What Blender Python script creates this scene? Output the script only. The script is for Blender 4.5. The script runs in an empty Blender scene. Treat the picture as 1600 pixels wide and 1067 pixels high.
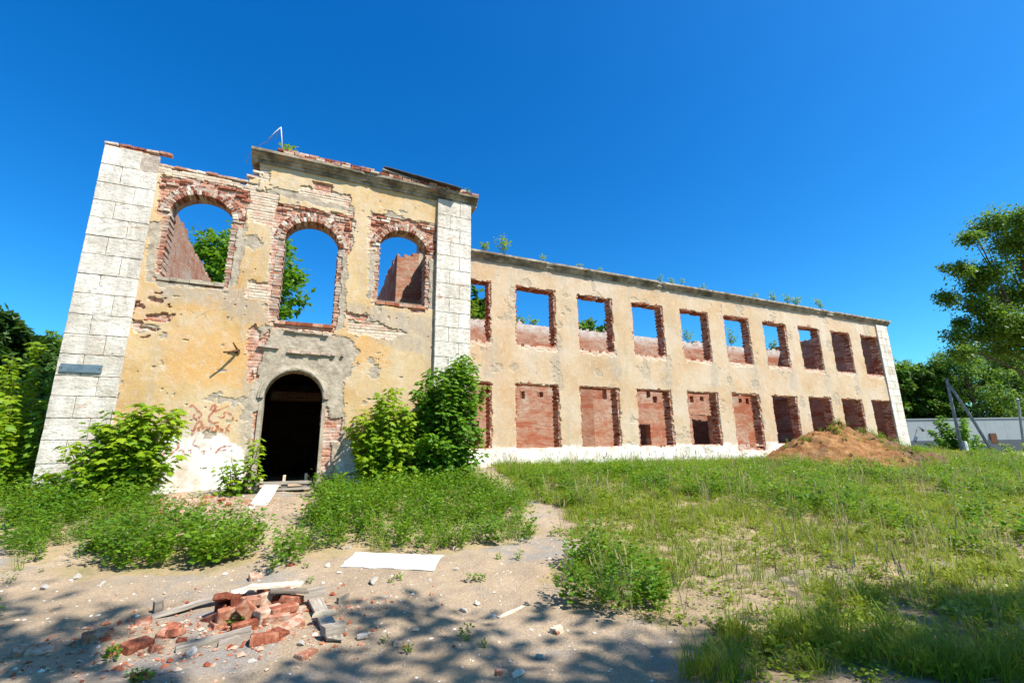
import bpy, math, random
import numpy as np
from mathutils import Matrix, Vector

rng = np.random.default_rng(7)
random.seed(7)
scn = bpy.context.scene
col = scn.collection

# ------------------------------------------------------------------ camera
FPX, PITCH, ROLL, YAW = 700.43, math.radians(12.995), math.radians(-0.8014), math.radians(24.456)
CAM = np.array([0.0, 0.0, 1.6])
_fw = np.array([math.sin(YAW)*math.cos(PITCH), math.cos(YAW)*math.cos(PITCH), math.sin(PITCH)])
_r0 = np.array([math.cos(YAW), -math.sin(YAW), 0.0])
_u0 = np.cross(_r0, _fw)
_R = math.cos(ROLL)*_r0 + math.sin(ROLL)*_u0
_U = -math.sin(ROLL)*_r0 + math.cos(ROLL)*_u0
cam_data = bpy.data.cameras.new("camera")
cam = bpy.data.objects.new("camera", cam_data)
col.objects.link(cam)
cam.matrix_world = Matrix(((_R[0], _U[0], -_fw[0], CAM[0]), (_R[1], _U[1], -_fw[1], CAM[1]),
                           (_R[2], _U[2], -_fw[2], CAM[2]), (0, 0, 0, 1)))
cam_data.sensor_width = 36.0
cam_data.sensor_fit = 'HORIZONTAL'
cam_data.lens = FPX*36.0/1600.0
cam_data.clip_start = 0.05
cam_data.clip_end = 6000.0
scn.camera = cam

# ------------------------------------------------------------------ sky, sun, exposure
SUN_EL, SUN_AZ = math.radians(52.0), math.radians(37.0)     # azimuth: to the right of straight behind the camera
SUN_DIR = Vector((math.sin(SUN_AZ)*math.cos(SUN_EL), -math.cos(SUN_AZ)*math.cos(SUN_EL), math.sin(SUN_EL)))
world = bpy.data.worlds.new("World")
scn.world = world
world.use_nodes = True
wn = world.node_tree
wn.nodes.clear()
w_out = wn.nodes.new('ShaderNodeOutputWorld')
w_bg = wn.nodes.new('ShaderNodeBackground')
w_hs = wn.nodes.new('ShaderNodeHueSaturation')
w_sky = wn.nodes.new('ShaderNodeTexSky')
w_sky.sky_type = 'NISHITA'
w_sky.sun_disc = False
w_sky.sun_elevation = SUN_EL
w_sky.sun_rotation = math.atan2(SUN_DIR.x, SUN_DIR.y)
w_sky.altitude = 100
w_sky.air_density = 1.0
w_sky.dust_density = 1.0
w_sky.ozone_density = 2.5
w_hs.inputs['Saturation'].default_value = 1.44
w_hs.inputs['Hue'].default_value = 0.506
w_hs.inputs['Value'].default_value = 1.0
w_bg.inputs['Strength'].default_value = 0.12
wn.links.new(w_sky.outputs[0], w_hs.inputs['Color'])
w_tint = wn.nodes.new('ShaderNodeMix'); w_tint.data_type = 'RGBA'; w_tint.blend_type = 'MULTIPLY'
w_tint.inputs[0].default_value = 1.0
w_tint.inputs[7].default_value = (0.42, 0.97, 1.03, 1.0)
wn.links.new(w_hs.outputs[0], w_tint.inputs[6])
wn.links.new(w_tint.outputs[2], w_bg.inputs['Color'])
wn.links.new(w_bg.outputs[0], w_out.inputs['Surface'])
sun_data = bpy.data.lights.new("sun", 'SUN')
sun_data.energy = 5.0
sun_data.angle = math.radians(0.53)
sun_data.color = (1.0, 0.95, 0.86)
sun = bpy.data.objects.new("sun", sun_data)
col.objects.link(sun)
sun.rotation_euler = SUN_DIR.to_track_quat('Z', 'Y').to_euler()
sun.location = (10, -20, 40)
scn.view_settings.view_transform = 'Standard'
scn.view_settings.look = 'None'
scn.view_settings.gamma = 1.0
scn.view_settings.use_curve_mapping = False
scn.view_settings.exposure = 0.86

# ------------------------------------------------------------------ pixel <-> place
def ray(u, v):
    return _fw + _R*(u-800.0)/FPX - _U*(v-533.5)/FPX
def onY(u, v, Y):
    k = ray(u, v); return CAM + k*(Y/k[1])
def onX(u, v, X):
    k = ray(u, v); return CAM + k*(X/k[0])
def dep(u, v, d):
    return CAM + ray(u, v)*d
def project(P):
    d = P - CAM
    w = d @ _fw
    ws = np.where(w > 0.2, w, 1e9)
    return np.where(w > 0.2, 800+FPX*(d @ _R)/ws, -9e3), np.where(w > 0.2, 533.5-FPX*(d @ _U)/ws, 9e3)

# ------------------------------------------------------------------ noise
def _hash(ix, iy, s):
    h = (ix.astype(np.int64)*374761393 + iy.astype(np.int64)*668265263 + s*974711) & 0x7fffffff
    h = ((h ^ (h >> 13))*1274126177) & 0x7fffffff
    return ((h ^ (h >> 16)) & 0xffff)/65535.0
def vnoise(x, y, s=0):
    x = np.asarray(x, float); y = np.asarray(y, float)
    ix = np.floor(x); iy = np.floor(y)
    fx = x-ix; fy = y-iy
    fx = fx*fx*(3-2*fx); fy = fy*fy*(3-2*fy)
    a = _hash(ix, iy, s); b = _hash(ix+1, iy, s); c = _hash(ix, iy+1, s); d = _hash(ix+1, iy+1, s)
    return (a*(1-fx)+b*fx)*(1-fy) + (c*(1-fx)+d*fx)*fy
def fbm(x, y, s=0, o=4):
    t = 0; a = 0.5; n = 0
    for i in range(o):
        t = t + a*vnoise(np.asarray(x)*2**i, np.asarray(y)*2**i, s+i*17); n += a; a *= 0.5
    return t/n                                            # 0..1
def inpoly(X, Z, poly):
    r = np.zeros(np.shape(X), bool)
    n = len(poly)
    for i in range(n):
        x1, z1 = poly[i]; x2, z2 = poly[(i+1) % n]
        c = ((z1 > Z) != (z2 > Z))
        if z1 != z2:
            r ^= c & (X < (x2-x1)*(Z-z1)/(z2-z1)+x1)
    return r

# ------------------------------------------------------------------ mesh helpers
def mesh_np(name, V, quads=None, tris=None, attrs=None, smooth=False):
    me = bpy.data.meshes.new(name)
    V = np.asarray(V, np.float32)
    nq = 0 if quads is None else len(quads)
    nt = 0 if tris is None else len(tris)
    li = []
    if nq: li.append(np.asarray(quads, np.int32).ravel())
    if nt: li.append(np.asarray(tris, np.int32).ravel())
    li = np.concatenate(li)
    me.vertices.add(len(V)); me.vertices.foreach_set('co', V.ravel())
    me.loops.add(len(li)); me.loops.foreach_set('vertex_index', li)
    me.polygons.add(nq+nt)
    st = np.concatenate([np.arange(nq)*4, nq*4+np.arange(nt)*3]).astype(np.int32)
    me.polygons.foreach_set('loop_start', st)
    if attrs:
        for k, a in attrs.items():
            at = me.attributes.new(k, 'FLOAT', 'POINT')
            at.data.foreach_set('value', np.asarray(a, np.float32))
    me.update(calc_edges=True)
    me.validate()
    me.polygons.foreach_set('use_smooth', np.full(nq+nt, bool(smooth)))
    return me
def put(name, me, mat=None, parent=None, loc=None, rot=None, scale=None):
    o = bpy.data.objects.new(name, me)
    if mat is not None and me is not None and len(me.materials) == 0:
        me.materials.append(mat)
    col.objects.link(o)
    if parent is not None: o.parent = parent
    if loc is not None: o.location = loc
    if rot is not None: o.rotation_euler = rot
    if scale is not None: o.scale = scale
    return o
def tag(o, label, cat, group=None, kind=None):
    o['label'] = label
    if cat: o['category'] = cat
    if group: o['group'] = group
    if kind: o['kind'] = kind
    return o
def empty(name, loc):
    o = bpy.data.objects.new(name, None)
    o.empty_display_size = 0.3
    col.objects.link(o); o.location = loc
    return o
class MB:
    """collects quads and triangles, then becomes one mesh"""
    def __init__(s): s.V = []; s.Q = []; s.T = []; s.A = []; s.n = 0
    def add(s, V, Q=None, T=None, a=0.0):
        V = np.asarray(V, float)
        if Q is not None and len(Q): s.Q.append(np.asarray(Q, int)+s.n)
        if T is not None and len(T): s.T.append(np.asarray(T, int)+s.n)
        s.V.append(V); s.A.append(np.broadcast_to(np.asarray(a, float), (len(V),))); s.n += len(V)
        return s
    def box(s, x0, x1, y0, y1, z0, z1, j=0.0, a=0.0):
        V = np.array([(x, y, z) for z in (z0, z1) for y in (y0, y1) for x in (x0, x1)], float)
        if j: V += rng.uniform(-j, j, V.shape)
        return s.add(V, [(0, 2, 3, 1), (4, 5, 7, 6), (0, 1, 5, 4), (2, 6, 7, 3), (0, 4, 6, 2), (1, 3, 7, 5)], a=a)
    def tube(s, P, rad, n=6, a=0.0, cap=True):
        P = np.asarray(P, float); m = len(P)
        rad = np.broadcast_to(np.asarray(rad, float), (m,))
        d = np.gradient(P, axis=0); d /= np.linalg.norm(d, axis=1)[:, None]+1e-9
        up = np.where(np.abs(d[:, 2:3]) > 0.9, [[1.0, 0, 0]], [[0, 0, 1.0]])
        e1 = np.cross(up, d); e1 /= np.linalg.norm(e1, axis=1)[:, None]+1e-9
        e2 = np.cross(d, e1)
        t = np.arange(n)*2*math.pi/n
        V = P[:, None] + rad[:, None, None]*(np.cos(t)[None, :, None]*e1[:, None]+np.sin(t)[None, :, None]*e2[:, None])
        Q = [(i*n+k, i*n+(k+1) % n, (i+1)*n+(k+1) % n, (i+1)*n+k) for i in range(m-1) for k in range(n)]
        V = V.reshape(-1, 3); T = []
        if cap:
            V = np.vstack([V, P[0], P[-1]]); c0 = m*n; c1 = c0+1
            T = [(c0, (k+1) % n, k) for k in range(n)]+[(c1, (m-1)*n+k, (m-1)*n+(k+1) % n) for k in range(n)]
        return s.add(V, Q, T, a)
    def mesh(s, name, smooth=False, aname='rnd'):
        V = np.vstack(s.V)
        return mesh_np(name, V, np.vstack(s.Q) if s.Q else None, np.vstack(s.T) if s.T else None,
                       {aname: np.concatenate(s.A)}, smooth)
    def build(s, name, mat, parent=None, smooth=False, **k):
        return put(name, s.mesh(name, smooth), mat, parent, **k)

def rot_z(a):
    c, s = math.cos(a), math.sin(a); return np.array([[c, -s, 0], [s, c, 0], [0, 0, 1]])
def merge(variants, pos, ang, scl, tilt=None, rnd=None):
    """variants: (V, T, A); copies of them at the given places, as one set of triangles"""
    Vs, Ts, As = [], [], []; n = 0
    pick = rng.integers(0, len(variants), len(pos))
    if rnd is None: rnd = rng.random(len(pos))
    for k, (V, T, A) in enumerate(variants):
        idx = np.where(pick == k)[0]
        if not len(idx): continue
        c, s = np.cos(ang[idx]), np.sin(ang[idx])
        sc = scl[idx]
        if sc.ndim == 1: sc = np.repeat(sc[:, None], 3, 1)
        L = V[None]*sc[:, None, :]
        x = L[..., 0]*c[:, None]-L[..., 1]*s[:, None]
        y = L[..., 0]*s[:, None]+L[..., 1]*c[:, None]
        z = L[..., 2]
        if tilt is not None:
            x = x+z*tilt[idx, 0][:, None]; y = y+z*tilt[idx, 1][:, None]
        W = np.stack([x, y, z], -1)+pos[idx][:, None]
        Vs.append(W.reshape(-1, 3))
        off = n+np.arange(len(idx))*len(V)
        Ts.append((T[None]+off[:, None, None]).reshape(-1, 3))
        As.append((0.55*A[None]+0.45*rnd[idx][:, None]).ravel())
        n += len(idx)*len(V)
    return np.vstack(Vs), np.vstack(Ts), np.concatenate(As)

# ------------------------------------------------------------------ material helpers
class Mat:
    def __init__(s, name):
        s.m = bpy.data.materials.new(name); s.m.use_nodes = True
        s.nt = s.m.node_tree; s.nt.nodes.clear()
        s.out = s.nt.nodes.new('ShaderNodeOutputMaterial')
        g = s.nt.nodes.new('ShaderNodeNewGeometry'); s.geo = g
        s.P = g.outputs['Position']
    def n(s, typ, ins=None, **props):
        nd = s.nt.nodes.new(typ)
        for k, v in props.items(): setattr(nd, k, v)
        for k, v in (ins or {}).items(): s.set(nd.inputs[k], v)
        return nd
    def set(s, sock, v):
        if isinstance(v, bpy.types.NodeSocket): s.nt.links.new(v, sock)
        elif isinstance(v, (tuple, list)):
            v = tuple(v)
            if sock.type == 'RGBA' and len(v) == 3: v = v+(1.0,)
            sock.default_value = v
        else: sock.default_value = v
    def math(s, op, a, b=0.0, clamp=False):
        nd = s.n('ShaderNodeMath', {0: a, 1: b}, operation=op); nd.use_clamp = clamp; return nd.outputs[0]
    def mapv(s, vec=None, scale=(1, 1, 1), loc=(0, 0, 0)):
        return s.n('ShaderNodeMapping', {'Vector': vec or s.P, 'Scale': scale, 'Location': loc}).outputs[0]
    def noise(s, scale, detail=4, rough=0.55, vec=None, dist=0.0):
        return s.n('ShaderNodeTexNoise', {'Vector': vec or s.P, 'Scale': scale, 'Detail': detail, 'Roughness': rough, 'Distortion': dist}).outputs['Fac']
    def ramp(s, f, stops):
        nd = s.n('ShaderNodeValToRGB', {'Fac': f}); cr = nd.color_ramp
        while len(cr.elements) < len(stops): cr.elements.new(0.5)
        for e, (p, c) in zip(cr.elements, stops):
            e.position = p
            e.color = (c, c, c, 1) if isinstance(c, (int, float)) else tuple(c)+(1,)
        return nd.outputs[0]
    def mix(s, f, a, b, mode='MIX'):
        nd = s.n('ShaderNodeMix', data_type='RGBA', blend_type=mode)
        s.set(nd.inputs[0], f); s.set(nd.inputs[6], a); s.set(nd.inputs[7], b); return nd.outputs[2]
    def attr(s, name): return s.n('ShaderNodeAttribute', attribute_name=name).outputs['Fac']
    def bump(s, h, dist, strength=1.0, normal=None):
        ins = {'Height': h, 'Distance': dist, 'Strength': strength}
        if normal is not None: ins['Normal'] = normal
        return s.n('ShaderNodeBump', ins).outputs[0]
    def bsdf(s, colr, rough=0.9, normal=None, spec=0.2, **kw):
        b = s.n('ShaderNodeBsdfPrincipled', {'Base Color': colr, 'Roughness': rough, 'Specular IOR Level': spec})
        if normal is not None: s.set(b.inputs['Normal'], normal)
        for k, v in kw.items(): s.set(b.inputs[k], v)
        s.nt.links.new(b.outputs[0], s.out.inputs[0]); return b
    def objrand(s): return s.n('ShaderNodeObjectInfo').outputs['Random']

def brick_uv(M):
    x = M.n('ShaderNodeSeparateXYZ', {0: M.P})
    w = M.noise(2.0, 2)
    w2 = M.math('MULTIPLY', M.math('SUBTRACT', w, 0.5), 0.05)
    u = M.math('ADD', M.math('ADD', x.outputs[0], x.outputs[1]), w2)
    v = M.math('ADD', x.outputs[2], M.math('MULTIPLY', w2, 0.6))
    return M.n('ShaderNodeCombineXYZ', {0: u, 1: v, 2: 0.0}).outputs[0]
def brick_tex(M, c1, c2, mortar, vec):
    b = M.n('ShaderNodeTexBrick', {'Vector': vec, 'Color1': c1, 'Color2': c2, 'Mortar': mortar, 'Scale': 1.0,
            'Mortar Size': 0.009, 'Mortar Smooth': 0.25, 'Bias': 0.0, 'Brick Width': 0.25, 'Row Height': 0.077})
    b.offset = 0.5
    return b
# --- brick interior walls
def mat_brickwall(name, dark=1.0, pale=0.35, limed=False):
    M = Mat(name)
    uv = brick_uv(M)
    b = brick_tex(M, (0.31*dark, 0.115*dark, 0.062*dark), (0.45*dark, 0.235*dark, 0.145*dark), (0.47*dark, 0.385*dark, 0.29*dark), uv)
    c = M.mix(M.ramp(M.noise(0.9, 6, 0.65), [(0.42, 0.0), (0.62, pale)]), b.outputs[0], (0.52*dark, 0.41*dark, 0.31*dark))
    c = M.mix(M.ramp(M.noise(1.0, 6, 0.7, M.mapv(scale=(0.35, 0.35, 1.6), loc=(2, 2, 7))), [(0.50, 0.0), (0.60, 0.75)]), c, (0.34*dark, 0.085*dark, 0.038*dark))
    c = M.mix(M.ramp(M.noise(0.7, 7, 0.75, M.mapv(loc=(12, 2, 4))), [(0.56, 0.0), (0.62, 0.75)]), c, (0.47*dark, 0.40*dark, 0.32*dark))
    c = M.mix(M.ramp(M.noise(1.7, 5, 0.7, M.mapv(loc=(9, 3, 1))), [(0.48, 0.0), (0.66, 0.7)]), c, (0.37*dark, 0.11*dark, 0.052*dark))
    c = M.mix(M.ramp(M.noise(14, 4, 0.7), [(0.55, 0.0), (0.75, 0.55)]), c, (0.10, 0.075, 0.06))
    zz = M.n('ShaderNodeSeparateXYZ', {0: M.P}).outputs[2]
    if limed: c = M.mix(M.math('MULTIPLY', M.ramp(M.math('MULTIPLY', M.math('SUBTRACT', zz, 7.0), 0.8), [(0.40, 0.0), (0.72, 0.9)]), M.ramp(M.noise(3, 5, 0.7), [(0.44, 1.0), (0.64, 0.35)])), c, M.mix(b.outputs[1], (0.66, 0.60, 0.53), (0.40, 0.34, 0.29)))
    h = M.math('ADD', M.math('MULTIPLY', b.outputs[1], -1.0), M.math('MULTIPLY', M.noise(35, 4), 0.6))
    M.bsdf(c, 0.95, M.bump(h, 0.02, 0.8), 0.1)
    return M.m
M_BRICKWALL = mat_brickwall('old_red_brickwork')
M_LIMED = mat_brickwall('limed_brickwork', 1.0, 0.35, True)
M_REDWALL = mat_brickwall('raw_red_brickwork', 0.85, 0.1)
M_ROOMSHADE = mat_brickwall('shade_darkened_brickwork', 0.35, 0.2)  # doorway room's deep shade is put into this darker brick colour
# --- facade: ochre render with zones of exposed brick, grey mortar, pale brick and whitewash
def mat_facade(name, aged=1.0, warm=True):
    M = Mat(name)
    uv = brick_uv(M)
    n1 = M.noise(0.55, 8, 0.62)
    n2 = M.noise(0.9, 7, 0.65, M.mapv(loc=(4, 7, 2)))
    streak = M.noise(1.0, 6, 0.6, M.mapv(scale=(3.0, 3.0, 0.35), loc=(2, 0, 5)))
    fine = M.noise(22, 6, 0.7)
    c = M.ramp(n1, [(0.30, (0.43, 0.25, 0.095)), (0.44, (0.52, 0.335, 0.145)), (0.56, (0.57, 0.405, 0.215)), (0.70, (0.58, 0.465, 0.32))] if warm else [(0.30, (0.44, 0.27, 0.14)), (0.42, (0.50, 0.335, 0.195)), (0.52, (0.53, 0.39, 0.26)), (0.64, (0.55, 0.44, 0.34))])
    c = M.mix(M.ramp(n2, [(0.50, 0.0), (0.63, 0.55*aged)]), c, (0.57, 0.44, 0.30))
    c = M.mix(M.ramp(M.noise(1.4, 6, 0.7, M.mapv(loc=(1, 5, 8))), [(0.56, 0.0), (0.70, 0.6)]), c, (0.53, 0.32, 0.22))
    c = M.mix(M.ramp(streak, [(0.50, 0.0), (0.68, 0.62)]), c, (0.40, 0.335, 0.25))
    c = M.mix(M.ramp(M.noise(2.6, 8, 0.75, M.mapv(loc=(5, 5, 3))), [(0.61, 0.0), (0.655, 0.75*aged)]), c, (0.62, 0.54, 0.45))
    c = M.mix(M.ramp(M.noise(3.4, 8, 0.75, M.mapv(loc=(15, 2, 3))), [(0.64, 0.0), (0.68, 0.8*aged)]), c, (0.36, 0.31, 0.26))
    c = M.mix(M.math('MULTIPLY', M.attr('orange'), M.ramp(n2, [(0.35, 0.85), (0.65, 0.3)])), c, (0.60, 0.32, 0.10))
    c = M.mix(M.math('MULTIPLY', M.attr('stain'), M.ramp(M.noise(3.0, 7, 0.7), [(0.35, 0.9), (0.62, 0.35)])), c, (0.36, 0.30, 0.245))
    c = M.mix(M.ramp(M.noise(6.0, 8, 0.8, M.mapv(loc=(2, 8, 4), scale=(1, 1, 0.6))), [(0.50, 0.0), (0.66, 0.6)]), c, (0.60, 0.50, 0.40))
    c = M.mix(M.ramp(M.noise(9.0, 8, 0.8, M.mapv(loc=(6, 1, 9), scale=(1, 1, 0.5))), [(0.54, 0.0), (0.70, 0.55)]), c, (0.34, 0.25, 0.16))
    c = M.mix(M.ramp(fine, [(0.35, 0.22), (0.60, 0.0)]), c, (0.30, 0.21, 0.12))
    vo = M.n('ShaderNodeTexVoronoi', {'Vector': M.n('ShaderNodeVectorMath', {0: M.P, 1: M.n('ShaderNodeVectorMath', {0: M.n('ShaderNodeTexNoise', {'Vector': M.P, 'Scale': 2.5, 'Detail': 6.0}).outputs['Color'], 1: (0.55, 0.55, 0.55)}, operation='MULTIPLY').outputs[0]}, operation='ADD').outputs[0], 'Scale': 0.75}, feature='DISTANCE_TO_EDGE').outputs[0]
    crack = M.math('MULTIPLY', M.ramp(vo, [(0.002, 1.0), (0.008, 0.0)]), M.ramp(M.noise(0.9, 4, 0.6, M.mapv(loc=(9, 9, 9))), [(0.53, 0.0), (0.60, 0.6)]))
    c = M.mix(crack, c, (0.20, 0.145, 0.09))
    wash = M.mix(M.ramp(M.noise(2.2, 7, 0.7), [(0.46, 0.0), (0.62, 0.9)]), (0.72, 0.69, 0.64), (0.52, 0.42, 0.33))
    c = M.mix(M.math('MULTIPLY', M.attr('wash'), M.ramp(M.noise(3.1, 8, 0.75, M.mapv(loc=(3, 9, 1))), [(0.62, 1.0), (0.70, 0.2)])), c, wash)
    wb = brick_tex(M, (0.52, 0.39, 0.28), (0.62, 0.52, 0.40), (0.44, 0.36, 0.28), uv)
    wbc = M.mix(M.ramp(M.noise(3.0, 6, 0.7), [(0.50, 0.0), (0.66, 0.75)]), wb.outputs[0], (0.50, 0.24, 0.17))
    rb = brick_tex(M, (0.36, 0.115, 0.06), (0.48, 0.23, 0.145), (0.48, 0.39, 0.31), uv)
    rbc = M.mix(M.ramp(M.noise(2.6, 6, 0.7), [(0.47, 0.0), (0.62, 0.8)]), rb.outputs[0], (0.62, 0.50, 0.42))
    mo = M.ramp(M.noise(4.0, 8, 0.7), [(0.30, (0.22, 0.175, 0.13)), (0.5, (0.37, 0.305, 0.23)), (0.68, (0.48, 0.405, 0.315))])
    a_b, a_w, a_m = M.attr('brick'), M.attr('wbrick'), M.attr('mortar')
    c = M.mix(a_m, c, mo); c = M.mix(a_w, c, wbc); c = M.mix(a_b, c, rbc)
    hb = M.math('MULTIPLY', rb.outputs[1], M.math('MULTIPLY', M.math('ADD', a_b, a_w, True), -1.0))
    h = M.math('ADD', hb, M.math('MULTIPLY', M.noise(18, 6, 0.7), 0.55))
    h = M.math('ADD', h, M.math('MULTIPLY', M.math('MULTIPLY', M.noise(7, 6, 0.75), a_m), 0.35))
    M.bsdf(c, 0.95, M.bump(h, 0.022, 0.75), 0.1)
    return M.m
M_FACADE = mat_facade('ochre_render')
M_FACADE2 = mat_facade('ochre_render_wing', 0.6, False)
def mat_simple(name, stops, scale=4, detail=6, rough=0.9, bump=0.01, bscale=30, spec=0.15, rand=0.0, stretch=(1, 1, 1), metal=0.0, obj=False):
    M = Mat(name)
    vec = M.mapv(M.n('ShaderNodeTexCoord').outputs['Object'] if obj else None, scale=stretch)
    if obj:
        o = M.objrand()
        vec = M.n('ShaderNodeVectorMath', {0: vec, 1: M.n('ShaderNodeCombineXYZ', {0: M.math('MULTIPLY', o, 37.0), 1: M.math('MULTIPLY', o, 11.0), 2: 0.0}).outputs[0]}, operation='ADD').outputs[0]
    f = M.noise(scale, detail, 0.65, vec)
    if rand:
        f = M.math('ADD', f, M.math('MULTIPLY', M.math('SUBTRACT', M.objrand(), 0.5), rand))
    c = M.ramp(f, stops)
    M.bsdf(c, rough, M.bump(M.noise(bscale, 5, 0.7, vec), bump, 0.7), spec, Metallic=metal)
    return M.m
M_BRICK = mat_simple('brick_red', [(0.25, (0.14, 0.038, 0.022)), (0.42, (0.28, 0.088, 0.050)), (0.56, (0.38, 0.17, 0.105)), (0.72, (0.50, 0.36, 0.27))], 13, 8, 0.95, 0.02, 40, 0.1, 0.5, obj=True)
M_BRICKPALE = mat_simple('brick_pale', [(0.28, (0.34, 0.155, 0.10)), (0.44, (0.46, 0.29, 0.205)), (0.60, (0.56, 0.46, 0.36)), (0.77, (0.68, 0.62, 0.53))], 13, 8, 0.95, 0.02, 40, 0.1, 0.5, obj=True)
M_MORTAR = mat_simple('lime_mortar', [(0.3, (0.26, 0.20, 0.16)), (0.5, (0.40, 0.32, 0.26)), (0.7, (0.54, 0.45, 0.37))], 9, 7, 0.95, 0.03, 30)
M_RENDER = mat_simple('grey_render', [(0.3, (0.24, 0.195, 0.145)), (0.5, (0.38, 0.315, 0.235)), (0.7, (0.48, 0.405, 0.31))], 4, 7, 0.95, 0.025, 18)
def mat_whiteblock():
    M = Mat('whitewashed_block')
    n = M.noise(1.1, 8, 0.68); o = M.objrand()
    c = M.ramp(M.math('ADD', n, M.math('MULTIPLY', M.math('SUBTRACT', o, 0.5), 0.10)),
               [(0.30, (0.46, 0.40, 0.32)), (0.45, (0.65, 0.59, 0.51)), (0.60, (0.77, 0.72, 0.65))])
    c = M.mix(M.ramp(M.noise(1.3, 7, 0.7, M.mapv(scale=(2.2, 2.2, 0.5))), [(0.42, 0.0), (0.64, 0.8)]), c, (0.44, 0.38, 0.31))
    c = M.mix(M.ramp(M.noise(3.0, 8, 0.75, M.mapv(scale=(0.7, 0.7, 3.0), loc=(3, 3, 3))), [(0.60, 0.0), (0.66, 0.8)]), c, (0.44, 0.35, 0.27))
    c = M.mix(M.ramp(M.noise(1.6, 8, 0.75, M.mapv(scale=(1, 1, 2.2), loc=(7, 3, 1))), [(0.60, 0.0), (0.64, 0.85)]), c, (0.47, 0.24, 0.14))
    c = M.mix(M.ramp(M.noise(16, 6, 0.7), [(0.36, 0.4), (0.55, 0.0)]), c, (0.42, 0.36, 0.29))
    h = M.math('ADD', M.noise(24, 6, 0.7), M.math('MULTIPLY', M.noise(3.0, 8, 0.75, M.mapv(scale=(0.7, 0.7, 3.0), loc=(3, 3, 3))), 1.4))
    M.bsdf(c, 0.95, M.bump(h, 0.02, 0.8), 0.1)
    return M.m
M_WHITE = mat_whiteblock()
def mat_cornice():
    M = Mat('cornice_stone')
    c = M.ramp(M.noise(2.4, 8, 0.7), [(0.28, (0.10, 0.08, 0.055)), (0.45, (0.25, 0.205, 0.15)), (0.58, (0.39, 0.33, 0.25)), (0.72, (0.54, 0.48, 0.40))])
    z = M.n('ShaderNodeSeparateXYZ', {0: M.geo.outputs['Normal']}).outputs[2]
    c = M.mix(M.ramp(M.noise(1.2, 7, 0.75, M.mapv(loc=(8, 0, 2))), [(0.52, 0.0), (0.60, 0.75)]), c, (0.085, 0.07, 0.05))
    c = M.mix(M.ramp(M.noise(2.0, 7, 0.75, M.mapv(loc=(1, 0, 6))), [(0.58, 0.0), (0.66, 0.7)]), c, (0.46, 0.20, 0.13))
    c = M.mix(M.ramp(M.noise(6.0, 7, 0.75, M.mapv(loc=(1, 4, 6))), [(0.58, 0.0), (0.68, 0.5)]), c, (0.16, 0.155, 0.05))
    M.bsdf(c, 0.95, M.bump(M.noise(14, 7, 0.75), 0.018, 0.8), 0.1)
    return M.m
M_CORNICE = mat_cornice()
M_DARKMETAL = mat_simple('weathered_sheet', [(0.3, (0.03, 0.03, 0.033)), (0.6, (0.10, 0.10, 0.10)), (0.75, (0.22, 0.20, 0.18))], 3, 6, 0.7, 0.006, 20, 0.3)
M_RUST = mat_simple('rusty_iron', [(0.3, (0.05, 0.028, 0.018)), (0.55, (0.13, 0.06, 0.03)), (0.75, (0.25, 0.13, 0.07))], 20, 6, 0.85, 0.004, 60)
M_STEEL = mat_simple('galvanised_rod', [(0.3, (0.40, 0.40, 0.41)), (0.7, (0.62, 0.62, 0.62))], 20, 4, 0.5, 0.002, 60)
M_WOOD = mat_simple('weathered_board', [(0.28, (0.10, 0.08, 0.065)), (0.45, (0.22, 0.18, 0.145)), (0.62, (0.35, 0.30, 0.245)), (0.75, (0.47, 0.42, 0.355))], 5, 8, 0.9, 0.006, 30, 0.15, 0.25, (0.6, 8, 8), obj=True)
M_WOODPALE = mat_simple('pale_board', [(0.28, (0.42, 0.34, 0.25)), (0.5, (0.60, 0.50, 0.38)), (0.7, (0.70, 0.62, 0.50))], 5, 8, 0.9, 0.005, 30, 0.15, 0.25, (0.6, 8, 8), obj=True)
M_SHEET = mat_simple('white_sheet', [(0.28, (0.34, 0.31, 0.27)), (0.42, (0.50, 0.48, 0.45)), (0.54, (0.60, 0.59, 0.57)), (0.7, (0.66, 0.65, 0.64))], 5, 7, 0.75, 0.004, 12, 0.25)
M_STONE = mat_simple('pale_rubble_stone', [(0.3, (0.36, 0.32, 0.27)), (0.5, (0.54, 0.49, 0.43)), (0.7, (0.68, 0.63, 0.56))], 9, 6, 0.95, 0.02, 25, 0.1, 0.4, obj=True)
M_BARK = mat_simple('bark', [(0.3, (0.045, 0.035, 0.025)), (0.55, (0.12, 0.095, 0.07)), (0.75, (0.20, 0.165, 0.13))], 6, 6, 0.95, 0.04, 14, 0.1, 0, (2, 2, 0.5))
M_BIRCH = mat_simple('birch_bark', [(0.35, (0.05, 0.045, 0.04)), (0.45, (0.42, 0.40, 0.37)), (0.7, (0.62, 0.60, 0.56))], 3, 6, 0.9, 0.02, 14, 0.1, 0, (1, 1, 4))
M_STEM = mat_simple('green_stem', [(0.3, (0.10, 0.09, 0.045)), (0.7, (0.20, 0.19, 0.08))], 8, 4, 0.8, 0.003, 40)
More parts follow.
